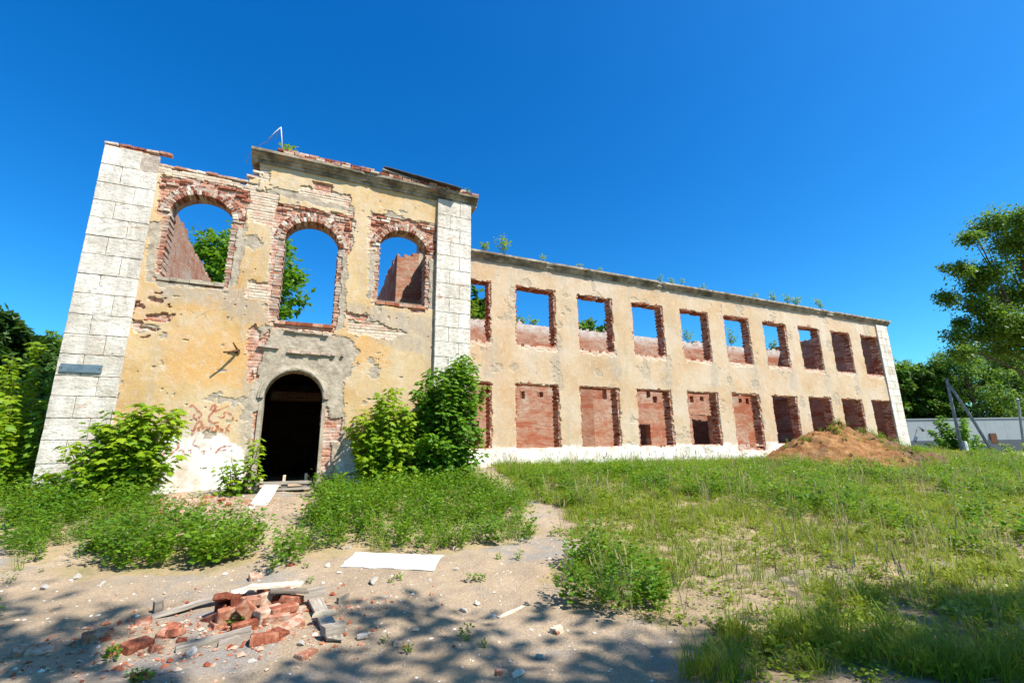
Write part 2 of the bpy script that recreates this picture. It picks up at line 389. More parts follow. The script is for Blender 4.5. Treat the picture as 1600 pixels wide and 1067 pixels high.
def mat_leaf(name, dark, mid, light, trans=0.45, rough=0.5):
    M = Mat(name)
    a = M.attr('rnd')
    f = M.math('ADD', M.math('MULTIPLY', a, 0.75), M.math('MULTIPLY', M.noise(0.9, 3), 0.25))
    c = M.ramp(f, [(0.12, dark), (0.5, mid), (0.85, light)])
    b = M.n('ShaderNodeBsdfPrincipled', {'Base Color': c, 'Roughness': rough, 'Specular IOR Level': 0.3})
    t = M.n('ShaderNodeBsdfTranslucent', {'Color': M.mix(0.5, c, (light[0]*1.3, light[1]*1.25, light[2]*0.8))})
    mx = M.n('ShaderNodeMixShader', {0: trans}); M.nt.links.new(b.outputs[0], mx.inputs[1]); M.nt.links.new(t.outputs[0], mx.inputs[2])
    M.nt.links.new(mx.outputs[0], M.out.inputs[0])
    return M.m
M_MAPLE = mat_leaf('maple_leaf', (0.055, 0.135, 0.004), (0.14, 0.265, 0.007), (0.31, 0.41, 0.013))
M_MAPLEDARK = mat_leaf('maple_leaf_deep', (0.030, 0.095, 0.004), (0.075, 0.19, 0.007), (0.17, 0.31, 0.012))
M_LEAFA = mat_leaf('tree_leaf', (0.028, 0.075, 0.006), (0.070, 0.155, 0.010), (0.15, 0.26, 0.018), 0.4)
M_LEAFY = mat_leaf('wood_leaf', (0.055, 0.125, 0.008), (0.125, 0.235, 0.014), (0.24, 0.36, 0.028), 0.42)
M_LEAFB = mat_leaf('birch_leaf', (0.040, 0.105, 0.010), (0.105, 0.205, 0.018), (0.21, 0.32, 0.034), 0.45)
M_PINE = mat_leaf('dark_leaf', (0.018, 0.055, 0.010), (0.042, 0.10, 0.015), (0.09, 0.17, 0.022), 0.3)
M_WEED = mat_leaf('weed_leaf', (0.040, 0.115, 0.007), (0.105, 0.23, 0.011), (0.27, 0.37, 0.02), 0.42)
M_GRASS = mat_leaf('grass_blade', (0.075, 0.155, 0.010), (0.19, 0.28, 0.018), (0.42, 0.42, 0.07), 0.42)
M_HERB = mat_leaf('herb_leaf', (0.070, 0.155, 0.008), (0.20, 0.29, 0.014), (0.42, 0.41, 0.035), 0.38)
M_STRAW = mat_leaf('dry_straw', (0.20, 0.16, 0.075), (0.36, 0.30, 0.15), (0.52, 0.45, 0.26), 0.3, 0.8)

# ------------------------------------------------------------------ ground
GC = np.array([(0, 0, 0), (-10, 0, 0), (10, 0, 0.05), (0, -15, 0), (30, -10, 0), (-30, -10, 0), (0, 4, 0.02), (-1, 6, .13), (-4, 6, .16), (4, 6, .15),
    (-4.7, 12, .66), (-.9, 12, .72), (.35, 12, .68), (4.1, 12, .76), (1.3, 11.6, .72), (5.3, 14.8, .88), (9.4, 15, .84), (12.4, 15, .82), (16, 15, .80), (20, 15, .80),
    (27, 15, .93), (32.4, 15, 1.08), (10, 8, .40), (18, 9, .5), (20, 4, .2), (27, 9, .5), (36, 14, .45), (45, 17, .0), (54, 20.5, -.2), (50, 0, 0), (80, 0, 0), (75, 33, -.5), (100, 50, 0),
    (-10, 12, .5), (-9, 8, .25), (-20, 20, .5), (0, 30, .7), (20, 30, .9), (-60, 40, .3), (40, 30, .6), (0, 20, .7), (15, 20, .82), (25, 20, .9), (60, 60, .2), (-20, 60, .3), (20, 60, .4)], float)
_mq = lambda r2: np.sqrt(r2+4.0)
_A = _mq(((GC[:, None, :2]-GC[None, :, :2])**2).sum(-1))+np.eye(len(GC))*0.02*-1
_wgt = np.linalg.solve(_A, GC[:, 2]-0.3)
def ground(x, y):
    x = np.asarray(x, float); y = np.asarray(y, float)
    out = np.full(np.broadcast(x, y).shape, 0.3); x, y = np.broadcast_arrays(x, y)
    s = np.zeros(out.shape)
    for (gx, gy, _), w in zip(GC, _wgt): s += w*_mq((x-gx)**2+(y-gy)**2)
    d = np.hypot(x-10, y-12)
    f = np.clip((110-d)/45, 0, 1); f = f*f*(3-2*f)
    return out*f+s*f+0.05*(1-f)
def rough_ground(x, y):
    near = np.clip((26-np.hypot(x, y))/10, 0, 1)
    n = (fbm(np.asarray(x)*1.1, np.asarray(y)*1.1, 3, 3)-0.5)*0.10 + (fbm(np.asarray(x)*6, np.asarray(y)*6, 5, 3)-0.5)*0.035
    return ground(x, y)+n*near
def gpt(u, v):
    k = ray(u, v); t = 3.0
    lo, hi = 1.0, 120.0
    ts = np.linspace(1.0, 90.0, 1800)
    P = CAM+ts[:, None]*k
    g = rough_ground(P[:, 0], P[:, 1])
    i = np.argmax(P[:, 2] < g)
    return P[i] if (P[:, 2] < g).any() else P[-1]

# green patches, outlined where they lie on the ground (pixel outlines -> ground points)
def gpoly(px): return [tuple(gpt(u, v)[:2]) for u, v in px]
PATCH_L = gpoly([(0, 792), (90, 775), (180, 780), (215, 795), (330, 815), (420, 848), (405, 865), (330, 897), (120, 897), (135, 850), (60, 868), (0, 935)])
PATCH_C = gpoly([(500, 775), (700, 762), (735, 745), (830, 792), (812, 850), (700, 866), (640, 862), (540, 856), (430, 890), (440, 850), (480, 812)])
PATCH_R = gpoly([(740, 722), (900, 724), (1200, 718), (1420, 705), (1600, 715), (1700, 715), (1900, 1067), (1060, 1067), (1130, 992), (960, 972), (850, 922), (930, 865), (870, 842), (885, 800), (830, 785)])
PATCH_M = gpoly([(850, 922), (935, 862), (1000, 880), (1060, 940), (1010, 975), (930, 965)])
PATCH_S = gpoly([(1060, 1067), (1130, 985), (1250, 965), (1420, 1005), (1600, 1015), (1800, 1030), (1900, 1067)])
BARE = gpoly([(1040, 850), (1130, 840), (1250, 900), (1260, 985), (1100, 1000), (1040, 940)])
BARE2 = gpoly([(1330, 840), (1560, 850), (1580, 890), (1450, 905), (1330, 880)])
def cover(x, y):
    """0..1 how grown over the ground is"""
    wx = x+(fbm(x*1.3, y*1.3, 40, 3)-.5)*1.0; wy = y+(fbm(x*1.3, y*1.3, 50, 3)-.5)*1.0
    c = np.zeros(np.shape(x))
    c[inpoly(wx, wy, PATCH_R)] = 0.8
    c[inpoly(wx, wy, PATCH_L) | inpoly(wx, wy, PATCH_C) | inpoly(wx, wy, PATCH_M)] = 1.0
    c[inpoly(wx, wy, PATCH_S)] = 0.95
    c[inpoly(wx, wy, BARE)] = 0.42
    c[inpoly(wx, wy, BARE2)] = 0.45
    out = (x > 26) | (x < -6.5) | (y < 1.0) & (x > 4) | (y > 25)
    return np.where(out & (c < 0.1), 0.75, c)

def spaced(lo, hi, f0, f1, fine, grow):
    a = list(np.arange(f0, f1+1e-6, fine))
    s = fine
    x = f1
    while x < hi: s *= grow; x += s; a.append(x)
    s = fine; x = f0
    while x > lo: s *= grow; x -= s; a.insert(0, x)
    return np.array(a)
gx = spaced(-1800, 1800, -5.5, 9.0, 0.055, 1.055)
gy = spaced(-1500, 1800, 2.0, 12.5, 0.055, 1.06)
GX, GY = np.meshgrid(gx, gy)
GZ = rough_ground(GX, GY)
nx, ny = len(gx), len(gy)
ii = np.arange((ny-1)*nx).reshape(ny-1, nx)[:, :-1].ravel()
cv = cover(GX.ravel(), GY.ravel())
gm = mesh_np('ground', np.stack([GX.ravel(), GY.ravel(), GZ.ravel()], 1), np.stack([ii, ii+1, ii+nx+1, ii+nx], 1), attrs={'cover': cv}, smooth=True)
def mat_ground():
    M = Mat('sandy_soil')
    n1 = M.noise(0.8, 7, 0.65); n2 = M.noise(5, 7, 0.7); n3 = M.noise(45, 5, 0.7)
    c = M.ramp(n1, [(0.32, (0.30, 0.215, 0.135)), (0.5, (0.42, 0.305, 0.195)), (0.68, (0.49, 0.365, 0.24))])
    c = M.mix(M.ramp(M.noise(0.55, 6, 0.7, M.mapv(loc=(3.3, 1.2, 0))), [(0.52, 0.0), (0.62, 0.85)]), c, (0.27, 0.255, 0.24))
    c = M.mix(M.ramp(n2, [(0.40, 0.35), (0.62, 0.0)]), c, (0.26, 0.20, 0.15))
    c = M.mix(M.ramp(n3, [(0.42, 0.5), (0.56, 0.0)]), c, (0.20, 0.165, 0.13))
    c = M.mix(M.ramp(M.noise(70, 3, 0.6, M.mapv(loc=(3, 1, 2))), [(0.64, 0.0), (0.70, 0.7)]), c, (0.66, 0.60, 0.52))
    g = M.ramp(M.noise(3.0, 7, 0.75), [(0.33, (0.13, 0.125, 0.04)), (0.48, (0.30, 0.235, 0.12)), (0.66, (0.45, 0.30, 0.18))])
    cov = M.math('MULTIPLY', M.attr('cover'), M.ramp(M.noise(2.2, 6, 0.7, M.mapv(loc=(7, 7, 0))), [(0.36, 1.0), (0.64, 0.45)]))
    c = M.mix(cov, c, g)
    h = M.math('ADD', M.math('MULTIPLY', n3, 0.5), M.math('MULTIPLY', n2, 1.0))
    M.bsdf(c, 0.97, M.bump(h, 0.04, 0.8), 0.08)
    return M.m
o = put('ground', gm, mat_ground()); o['kind'] = 'structure'

# ------------------------------------------------------------------ the ruin
ruin = empty('ruined_building', (0, 12, 0.7))
tag(ruin, 'roofless two-storey brick ruin with peeling ochre render and empty windows', 'building')
RI = Matrix.Translation((0, -12, -0.7))
def part(name, me, mat, parent=None):
    """geometry is written in world coordinates; the origin of the part is the ruin's"""
    o = put(name, me, mat, parent or ruin)
    me.transform(RI) if parent is None else None
    return o
YB, YW, TH = 12.0, 15.0, 0.48
ARCH = {  # centre x, half width, spring z, crown z, sill z
    'w1': (-2.695, 0.635, 7.05, 7.62, 5.44), 'w2': (-0.232, 0.652, 6.80, 7.42, 4.66),
    'w3': (2.13, 0.66, 7.04, 7.62, 5.44), 'door': (-0.325, 0.645, 2.76, 3.44, 0.3)}
def in_arch(X, Z, a, grow=0.0):
    cx, r, zs, zt, z0 = a
    h = zt-zs
    return ((np.abs(X-cx) < r+grow) & (Z > z0-grow*0.0) & (Z <= zs)) | ((Z > zs) & (((X-cx)/(r+grow))**2+((Z-zs)/(h+grow))**2 < 1))

def wall_sheet(x0, x1, z0, z1, step, yf, yb, keep, relief, attrs):
    xs = np.arange(x0, x1+step*0.5, step); zs = np.arange(z0, z1+step*0.5, step)
    X, Z = np.meshgrid(xs, zs); n = len(xs); m = len(zs)
    cxs, czs = np.meshgrid(xs[:-1]+step/2, zs[:-1]+step/2)
    K = keep(cxs, czs)
    rel = relief(X, Z)
    jx = (vnoise(X*31, Z*31, 2)-.5)*step*0.9; jz = (vnoise(X*29, Z*33, 9)-.5)*step*0.9
    inn = np.zeros(X.shape, bool); inn[1:-1, 1:-1] = True
    Xj = X+jx*inn; Zj = Z+jz*inn
    F = np.stack([Xj.ravel(), (yf+rel).ravel(), Zj.ravel()], 1)
    B = np.stack([Xj.ravel(), np.full(X.size, yb), Zj.ravel()], 1)
    N = n*m
    r, c = np.where(K)
    i = r*n+c
    quads = [np.stack([i, i+1, i+n+1, i+n], 1), np.stack([i+N, i+n+N, i+n+1+N, i+1+N], 1)]
    Kp = np.zeros((m+1, n+1), bool); Kp[1:-1, 1:-1] = K
    Kc = Kp[1:-1, 1:-1]
    def side(mask, a, b):
        r, c = np.where(mask); i = r*n+c
        p, q = i+a, i+b
        quads.append(np.stack([q, p, p+N, q+N], 1))
    side(Kc & ~Kp[:-2, 1:-1], 0, 1)          # bottom edge
    side(Kc & ~Kp[2:, 1:-1], n+1, n)         # top
    side(Kc & ~Kp[1:-1, :-2], n, 0)          # left
    side(Kc & ~Kp[1:-1, 2:], 1, n+1)         # right
    Q = np.vstack(quads)
    V = np.vstack([F, B])
    A = {k: np.concatenate([a.ravel(), np.zeros(N)]) for k, a in attrs(X, Z).items()}
    A['brick'][N:] = 1.0                      # inside of the wall is bare brick
    used = np.unique(Q); mp = np.full(2*N, -1); mp[used] = np.arange(len(used))
    return V[used], mp[Q], {k: a[used] for k, a in A.items()}

def fpoly(px, Y): return [(onY(u, v, Y)[0], onY(u, v, Y)[2]) for u, v in px]
def warp(X, Z, amp=0.16, s=0):
    a = fbm(X*4.0, Z*4.0, 60+s, 4)-.5; b = fbm(X*4.0, Z*4.0, 90+s, 4)-.5
    return X+a*amp, Z+b*amp
OUT_B = fpoly([(233, 240), (238, 252), (246, 256), (268, 264), (300, 269), (345, 277), (384, 289), (387, 281), (403, 276), (408, 268), (406, 252)], YB)
OUT_B = [(-4.72, 0.2), (-4.72, 8.44)]+OUT_B+[(4.12, 9.0), (4.12, 0.2)]
Z_BRICK = [fpoly(p, YB) for p in (
    [(207, 462), (258, 458), (274, 490), (252, 516), (230, 527), (205, 527)],
    [(386, 512), (402, 505), (404, 540), (398, 590), (388, 600)],
    [(396, 640), (410, 640), (404, 760), (388, 760)], [(496, 632), (512, 634), (516, 700), (510, 770), (493, 770)], [(512, 655), (534, 650), (530, 690), (514, 688)], [(398, 545), (408, 520), (420, 512), (410, 545), (402, 600)],
    [(540, 486), (575, 492), (572, 502), (545, 498)], [(487, 282), (520, 290), (518, 302), (490, 296)],
    [(424, 372), (442, 376), (432, 500), (420, 498)], [(428, 499), (524, 508), (523, 519), (428, 512)],
    [(588, 466), (666, 482), (666, 490), (588, 473)])]
Z_WB = [fpoly(p, YB) for p in (
    [(236, 250), (404, 285), (400, 300), (236, 268)], [(384, 292), (434, 303), (430, 352), (384, 346)],
    [(410, 262), (424, 262), (420, 285), (405, 283)], [(542, 330), (556, 332), (550, 395), (540, 398)],
    [(390, 440), (424, 440), (422, 470), (380, 465)], [(540, 500), (600, 505), (640, 520), (600, 530), (545, 520)],
    [(470, 290), (548, 305), (545, 325), (520, 315), (470, 303)], [(575, 340), (586, 342), (584, 392), (574, 392)])]
Z_MORT = [fpoly(p, YB) for p in (
    [(388, 520), (400, 512), (436, 508), (445, 514), (520, 520), (545, 530), (562, 548), (545, 575), (534, 620), (540, 660), (536, 700), (526, 730), (520, 775), (380, 775), (384, 735), (378, 720), (384, 640), (396, 600)],
    [(232, 345), (262, 345), (248, 440), (228, 436)], [(358, 350), (383, 345), (374, 445), (348, 450)], [(240, 432), (352, 440), (350, 452), (240, 446)],
    [(424, 345), (444, 375), (432, 500), (416, 495)], [(524, 395), (545, 390), (536, 515), (520, 515)],
    [(578, 392), (594, 394), (590, 470), (574, 466)], [(662, 400), (682, 395), (680, 482), (660, 486)],
    [(425, 292), (550, 318), (556, 345), (545, 350), (540, 330), (425, 303)], [(580, 330), (684, 350), (684, 360), (578, 342)])]
Z_STAIN = [fpoly(p, YB) for p in (
    [(325, 440), (432, 465), (435, 510), (385, 505), (330, 480)], [(540, 470), (690, 500), (690, 560), (600, 540), (545, 510)],
    [(240, 440), (330, 445), (330, 480), (250, 470)], [(375, 600), (392, 560), (392, 700), (376, 720)])]
Z_WASH = [fpoly(p, YB) for p in (
    [(40, 800), (150, 715), (240, 700), (246, 684), (294, 670), (345, 678), (378, 697), (384, 800)], [(500, 800), (522, 740), (533, 694), (560, 690), (700, 694), (760, 694), (760, 800)])]
Z_OR = [fpoly(p, YB) for p in ([(250, 520), (330, 505), (400, 540), (395, 600), (330, 605), (265, 590)], [(560, 510), (600, 520), (605, 580), (560, 570)], [(430, 480), (445, 505), (395, 510), (400, 485)], [(320, 460), (360, 490), (260, 480)])]
def zones_b(X, Z):
    wx, wz = warp(X, Z)
    any_ = lambda zs, x, z: np.any([inpoly(x, z, p) for p in zs], axis=0)
    br = any_(Z_BRICK[1:], wx, wz) | (any_(Z_BRICK[:1], wx, wz) & (fbm(X*4.5, Z*9, 155, 3) > .50))
    for k in ('w1', 'w2', 'w3'):
        c, r, zs, zt, z0 = ARCH[k]
        br |= (np.abs(wx-c) < r+0.27) & (wz > zs-0.12) & (wz < zt+0.36)
        br |= (np.abs(wx-c) < r+0.10) & (wz > z0-0.1) & (wz < zs)
    wx2, wz2 = warp(X, Z, 0.22, 7)
    wb = any_(Z_WB, wx2, wz2) & ~br
    wx3, wz3 = warp(X, Z, 0.2, 13)
    mo = any_(Z_MORT, wx3, wz3) & ~br & ~wb
    # small chips of render that have come away
    chip = (fbm(X*2.6, Z*2.6, 150, 5) > 0.70) & (Z > 1.8)
    chip2 = (fbm(X*5, Z*5, 170, 3) > 0.83)
    mo |= (chip | chip2) & ~br & ~wb
    st = any_(Z_STAIN, wx3, wz3)
    ws = any_(Z_WASH, wx2, wz2)
    wo, zo = warp(X, Z, 0.6, 3)
    orr = any_(Z_OR, wo, zo)
    return br, wb, mo, st, ws, orr
def blur(a, k=1):
    a = a.astype(float)
    for _ in range(k):
        p = np.pad(a, 1, mode='edge'); a = (p[1:-1, 1:-1]*2+p[:-2, 1:-1]+p[2:, 1:-1]+p[1:-1, :-2]+p[1:-1, 2:])/6
    return a
def relief_b(X, Z):
    br, wb, mo, st, ws, orr = zones_b(X, Z)
    base = (fbm(X*2, Z*2, 200, 3)-.5)*0.012
    rough = (fbm(X*11, Z*11, 210, 3)-.5)
    # courses stand out where the brick is bare
    row = np.abs(((Z/0.077) % 1.0)-0.5)
    course = np.where(row > 0.40, 0.010, 0.0)
    hole = np.where(fbm(X*9, Z*9, 230, 2) > 0.90, 0.03, 0)
    return base + np.where(br, 0.052+rough*0.03+course, np.where(wb, 0.028+rough*0.022+course, np.where(mo, 0.018+rough*0.022, rough*0.006+hole)))
def attrs_b(X, Z):
    br, wb, mo, st, ws, orr = zones_b(X, Z)
    return {'brick': br*1.0, 'wbrick': wb*1.0, 'mortar': mo*1.0, 'stain': blur(st, 4), 'wash': blur(ws, 1), 'orange': blur(orr, 5)}
def keep_b(X, Z):
    wx, wz = warp(X, Z, 0.06, 21)
    k = inpoly(wx, wz, OUT_B)
    for n_, g in (('w1', 0.02), ('w2', 0.02), ('w3', 0.02)): k &= ~in_arch(X, Z, ARCH[n_], g)
    jx, jz = warp(X, Z, 0.05, 33)
    k &= ~in_arch(np.where(Z < 2.7, jx, X), Z, ARCH['door'], 0.005)
    return k
V, Q, A = wall_sheet(-4.72, 4.12, 0.2, 8.98, 0.032, YB, YB+TH, keep_b, relief_b, attrs_b)
part('front_wall', mesh_np('front_wall', V, Q, attrs=A), M_FACADE)

# --- bricks: a few worn shapes shared by all
def brick_mesh(name, seed, L=0.245, W=0.12, H=0.062, broken=0.0):
    r = np.random.default_rng(seed)
    b = 0.007
    V = []
    for sx in (-1, 1):
        for sy in (-1, 1):
            for sz in (-1, 1):
                for ax in range(3):
                    p = np.array([sx*L/2, sy*W/2, sz*H/2]); 
                    for q in range(3):
                        if q != ax: p[q] -= (sx, sy, sz)[q]*b*r.uniform(0.5, 2.0)
                    V.append(p)
    V = np.array(V)+r.normal(0, 0.0018, (24, 3))
    if broken:
        m = V[:, 0] > 0
        V[m, 0] -= L*broken*r.uniform(0.6, 1.2, m.sum()); V[m, 2] *= r.uniform(0.6, 1.0)
    me = bpy.data.meshes.new(name)
    import bmesh
    bm = bmesh.new()
    for p in V: bm.verts.new(p)
    bmesh.ops.convex_hull(bm, input=bm.verts)
    bmesh.ops.triangulate(bm, faces=bm.faces)
    loose = [v for v in bm.verts if not v.link_faces]
    bmesh.ops.delete(bm, geom=loose, context='VERTS')
    bm.to_mesh(me); bm.free()
    return me
BR = [brick_mesh('brick', 10+i) for i in range(6)]
for m_ in BR: m_.materials.append(M_BRICK)
BP = [brick_mesh('brick', 30+i) for i in range(4)]
for m_ in BP: m_.materials.append(M_BRICKPALE)
BK = [brick_mesh('brick', 50+i, broken=0.5) for i in range(5)]
for m_ in BK: m_.materials.append(M_BRICK)
def add_brick(parent, loc, rot=(0, 0, 0), scale=(1, 1, 1), pale=0.25, name='brick'):
    me = random.choice(BP) if random.random() < pale else random.choice(BR)
    return put(name, me, None, parent, loc, rot, scale)

def arch_surround(key, spandrel=True, pale=0.25):
    cx, r, zs, zt, z0 = ARCH[key]
    h = zt-zs
    par = None
    mb = MB()
    # mortar bed behind the bricks: the soffit ring through the wall thickness
    n = 28; V = []; Q = []
    for i in range(n+1):
        t = math.pi*i/n
        for (g, y) in ((0.012, YB+0.03), (0.012, YB+TH+0.02), (0.20, YB+TH+0.02), (0.20, YB+0.03)):
            V.append((cx-(r+g)*math.cos(t), y, zs+(h+g)*math.sin(t)))
    for i in range(n):
        for k in range(4): Q.append((i*4+k, i*4+(k+1) % 4, i*4+4+(k+1) % 4, i*4+4+k))
    mb.add(V, Q)
    me = mb.mesh('arch_surround')
    par = put('arch_surround', me, M_MORTAR, ruin, loc=(0, -12, -0.7))
    for ring, (g0, g1) in enumerate(((0.0, 0.118), (0.128, 0.246))):
        rm = r+(g0+g1)/2
        m = int(math.pi*rm/(0.077 if ring == 0 else 0.079))
        for i in range(m):
            t = math.pi*(i+0.5)/m+random.uniform(-.006, .006)
            a, b = r+(g0+g1)/2, h+(g0+g1)/2
            px, pz = cx-a*math.cos(t), zs+b*math.sin(t)
            nrm = math.atan2(math.sin(t)/b, -math.cos(t)/a)      # angle of the radial direction in xz
            o = put('brick', random.choice(BP) if random.random() < pale else random.choice(BR), None, par)
            # brick axes: local z (thickness) tangential, local y (width .12) radial, local x (length) through the wall
            rad = Vector((math.cos(nrm), 0, math.sin(nrm))); thr = Vector((0, 1, 0)); tan = thr.cross(rad)
            Lk = 1.0 if ring else 1.15
            yy = YB+random.uniform(-0.004, 0.03)+0.245*Lk/2+(0.012 if ring else 0)
            mt = Matrix((thr, rad, tan)).transposed().to_4x4()
            o.matrix_local = Matrix.Translation((px+random.uniform(-.004, .004), yy, pz)) @ mt @ Matrix.Rotation(random.uniform(-.05, .05), 4, 'X') @ Matrix.Diagonal((Lk, 0.97, 1.0, 1))
    if spandrel:
        top = zt+0.33
        z = zs-0.01
        row = 0
        while z < top:
            x = cx-r-0.26+(0.125 if row % 2 else 0)+random.uniform(-.02, .02)
            while x < cx+r+0.26:
                L = random.choice((0.245, 0.245, 0.12))
                mx = x+L/2
                ok = all(((xx-cx)/(r+0.27))**2+((max(z, zs)-zs)/(h+0.27))**2 > 1.0 for xx in (x+0.02, x+L-0.02)) and mx < cx+r+0.30
                if z > zt+0.27: ok = mx < cx+r+0.28
                if ok and random.random() > 0.06:
                    add_brick(par, (mx, YB+0.075+random.uniform(-.012, .016), z+0.035), (random.uniform(-.02, .02), random.uniform(-.03, .03), random.uniform(-.04, .04)), (L/0.245*0.98, 1, 1.02), pale)
                x += L+0.011
            z += 0.077; row += 1
    # jambs: toothed brick courses joined in one mesh each
    for s in (-1, 1):
        jb = MB(); z = z0-0.02; k = 0
        while z < zs-0.04:
            d = (0.0 if k % 2 else 0.018)+random.uniform(0, 0.012)
            x_in = cx+s*(r-d); x_out = cx+s*(r+0.16)
            y = YB+random.uniform(0.03, 0.06)
            while y < YB+TH:
                L = min(random.choice((0.12, 0.25)), YB+TH+0.02-y)
                if L > 0.03: jb.box(min(x_in, x_out), max(x_in, x_out), y, y+L-0.01, z, z+0.066, 0.006, random.random())
                y += L
                if y > YB+TH-0.03: break
            z += 0.077; k += 1
        jb.build('brick_jamb', M_JAMBGREY, ruin, loc=(0, -12, -0.7))
    return par
def mat_jamb(name='jamb_brick', smear=0.0):
    M = Mat(name)
    a = M.attr('rnd')
    f = M.math('ADD', M.math('MULTIPLY', a, 0.55), M.math('MULTIPLY', M.noise(6, 6, 0.7), 0.55))
    c = M.ramp(f, [(0.22, (0.15, 0.043, 0.022)), (0.45, (0.30, 0.095, 0.050)), (0.64, (0.41, 0.185, 0.115)), (0.85, (0.52, 0.38, 0.28))])
    if smear:
        c = M.mix(M.ramp(M.noise(2.2, 6, 0.7, M.mapv(loc=(3, 2, 6))), [(0.40, smear), (0.62, 0.0)]), c, M.ramp(M.noise(9, 6, 0.7), [(0.3, (0.30, 0.25, 0.20)), (0.7, (0.52, 0.45, 0.37))]))
    M.bsdf(c, 0.95, M.bump(M.noise(35, 5, 0.7), 0.012, 0.7), 0.1)
    return M.m
M_JAMB = mat_jamb()
M_JAMBGREY = mat_jamb('mortar_smeared_jamb', 0.95)
arch_surround('w1', True, 0.22); arch_surround('w2', True, 0.34); arch_surround('w3', True, 0.25)

# door: plastered reveal and soffit
def door_reveal():
    cx, r, zs, zt, z0 = ARCH['door']; h = zt-zs
    mb = MB(); pts = [(cx-r, z0), (cx-r, 1.5), (cx-r, zs)]+[(cx-r*math.cos(math.pi*i/24), zs+h*math.sin(math.pi*i/24)) for i in range(1, 24)]+[(cx+r, zs), (cx+r, 1.5), (cx+r, z0)]
    V = []; Q = []
    for i, (x, z) in enumerate(pts):
        dx, dz = (x-cx), max(z-zs, 0)
        l = math.hypot(dx, dz) or 1
        V += [(x, YB+0.012, z), (x, YB+TH, z), (x+dx/l*0.08, YB+TH, z+dz/l*0.08), (x+dx/l*0.08, YB+0.012, z+dz/l*0.08)]
    for i in range(len(pts)-1):
        for k in range(4): Q.append((i*4+k, i*4+(k+1) % 4, i*4+4+(k+1) % 4, i*4+4+k))
    mb.add(V, Q)
    mb.build('door_reveal', M_RENDER, ruin, loc=(0, -12, -0.7))
door_reveal()
def archivolt():
    cx, r, zs, zt, z0 = ARCH['door']; h = zt-zs
    V = []; Q = []; n = 30
    prof = ((0.0, 0.01), (0.0, -.03), (.035, -.045), (.075, -.04), (.085, -.02), (.13, -.015), (.14, .03))
    for i in range(n+1):
        t = math.pi*i/n
        for k, (g, dy) in enumerate(prof):
            j = float(vnoise(np.array(i*.9), np.array(k*2.1), 8)-.5)*.012
            V.append((cx-(r+g+j)*math.cos(t), YB+dy+j, zs+(h+g+j)*math.sin(t)))
    m = len(prof)
    for i in range(n):
        for k in range(m-1): Q.append((i*m+k, i*m+k+1, i*m+m+k+1, i*m+m+k))
    MB().add(V, Q).build('door_archivolt', M_RENDER, ruin, loc=(0, -12, -0.7))
archivolt()
for (u0, v0), (u1, v1), hh in (((404, 539), (434, 543), .07), ((434, 548), (536, 556), .06), ((446, 516), (512, 524), .05)):
    a = onY(u0, v0, YB); b = onY(u1, v1, YB); mb = MB(); x = a[0]
    while x < b[0]:
        w = random.uniform(.07, .22); t = (x-a[0])/(b[0]-a[0]); z = a[2]*(1-t)+b[2]*t
        if random.random() < .85: mb.box(x, min(x+w, b[0]+.02), YB-random.uniform(.02, .06), YB+.04, z-hh/2+random.uniform(-.01, .01), z+hh/2+random.uniform(-.012, .012), .008, random.random())
        x += w+.004
    mb.build('broken_ledge', M_JAMBGREY, ruin, loc=(0, -12, -0.7))
# sills of the arched windows
for key, mat in (('w2', M_BRICK), ('w3', M_BRICK), ('w1', M_RENDER)):
    cx, r, zs, zt, z0 = ARCH[key]
    mb = MB(); x = cx-r-0.02
    while x < cx+r:
        w = random.choice((0.12, 0.25)); w = min(w, cx+r+0.02-x)
        if w > 0.04: mb.box(x, x+w-0.008, YB-0.012+random.uniform(-.008, .012), YB+TH+0.01, z0-0.085, z0+random.uniform(-.012, .008), 0.004, random.random())
        x += w
    mb.build('window_sill', M_JAMB if mat is M_BRICK else M_RENDER, ruin, loc=(0, -12, -0.7))
cx, r, zs, zt, z0 = ARCH['w3']
MB().box(cx-r+0.02, cx+r-0.02, YB+0.12, YB+0.18, z0+0.04, z0+0.075).build('wooden_rail', M_WOOD, ruin, loc=(0, -12, -0.7))

# --- pilasters of whitewashed blocks
def bevel_block(x0, x1, y0, y1, z0, z1, b=0.012, seed=0):
    """front face subdivided with chamfered, slightly worn edges"""
    r = np.random.default_rng(seed)
    nx_, nz_ = 9, 7
    u = np.concatenate([[0, b/(x1-x0)], np.linspace(0, 1, nx_)[1:-1], [1-b/(x1-x0), 1]])
    w = np.concatenate([[0, b/(z1-z0)], np.linspace(0, 1, nz_)[1:-1], [1-b/(z1-z0), 1]])
    UU, WW = np.meshgrid(u, w)
    edge = (UU <= 0) | (UU >= 1) | (WW <= 0) | (WW >= 1)
    X = x0+UU*(x1-x0); Z = z0+WW*(z1-z0)
    Y = np.where(edge, y0+b, y0)+r.normal(0, 0.0025, X.shape)
    chipm = edge & (r.random(X.shape) < .22)
    Y = np.where(chipm, Y+r.uniform(.01, .05, X.shape), Y)
    inner = (~edge) & (r.random(X.shape) < .05)
    Y = np.where(inner, Y+r.uniform(.004, .014, X.shape), Y)
    n, m = len(u), len(w)
    V = np.stack([X.ravel(), Y.ravel(), Z.ravel()], 1)
    q = [(j*n+i, j*n+i+1, (j+1)*n+i+1, (j+1)*n+i) for j in range(m-1) for i in range(n-1)]
    # sides
    loop = [i for i in range(n)]+[j*n+n-1 for j in range(1, m)]+[(m-1)*n+i for i in range(n-2, -1, -1)]+[j*n for j in range(m-2, 0, -1)]
    k0 = len(V)
    V = np.vstack([V, [(V[i][0], y1, V[i][2]) for i in loop]])
    L = len(loop)
    q += [(loop[(i+1) % L], loop[i], k0+i, k0+(i+1) % L) for i in range(L)]
    return V, q
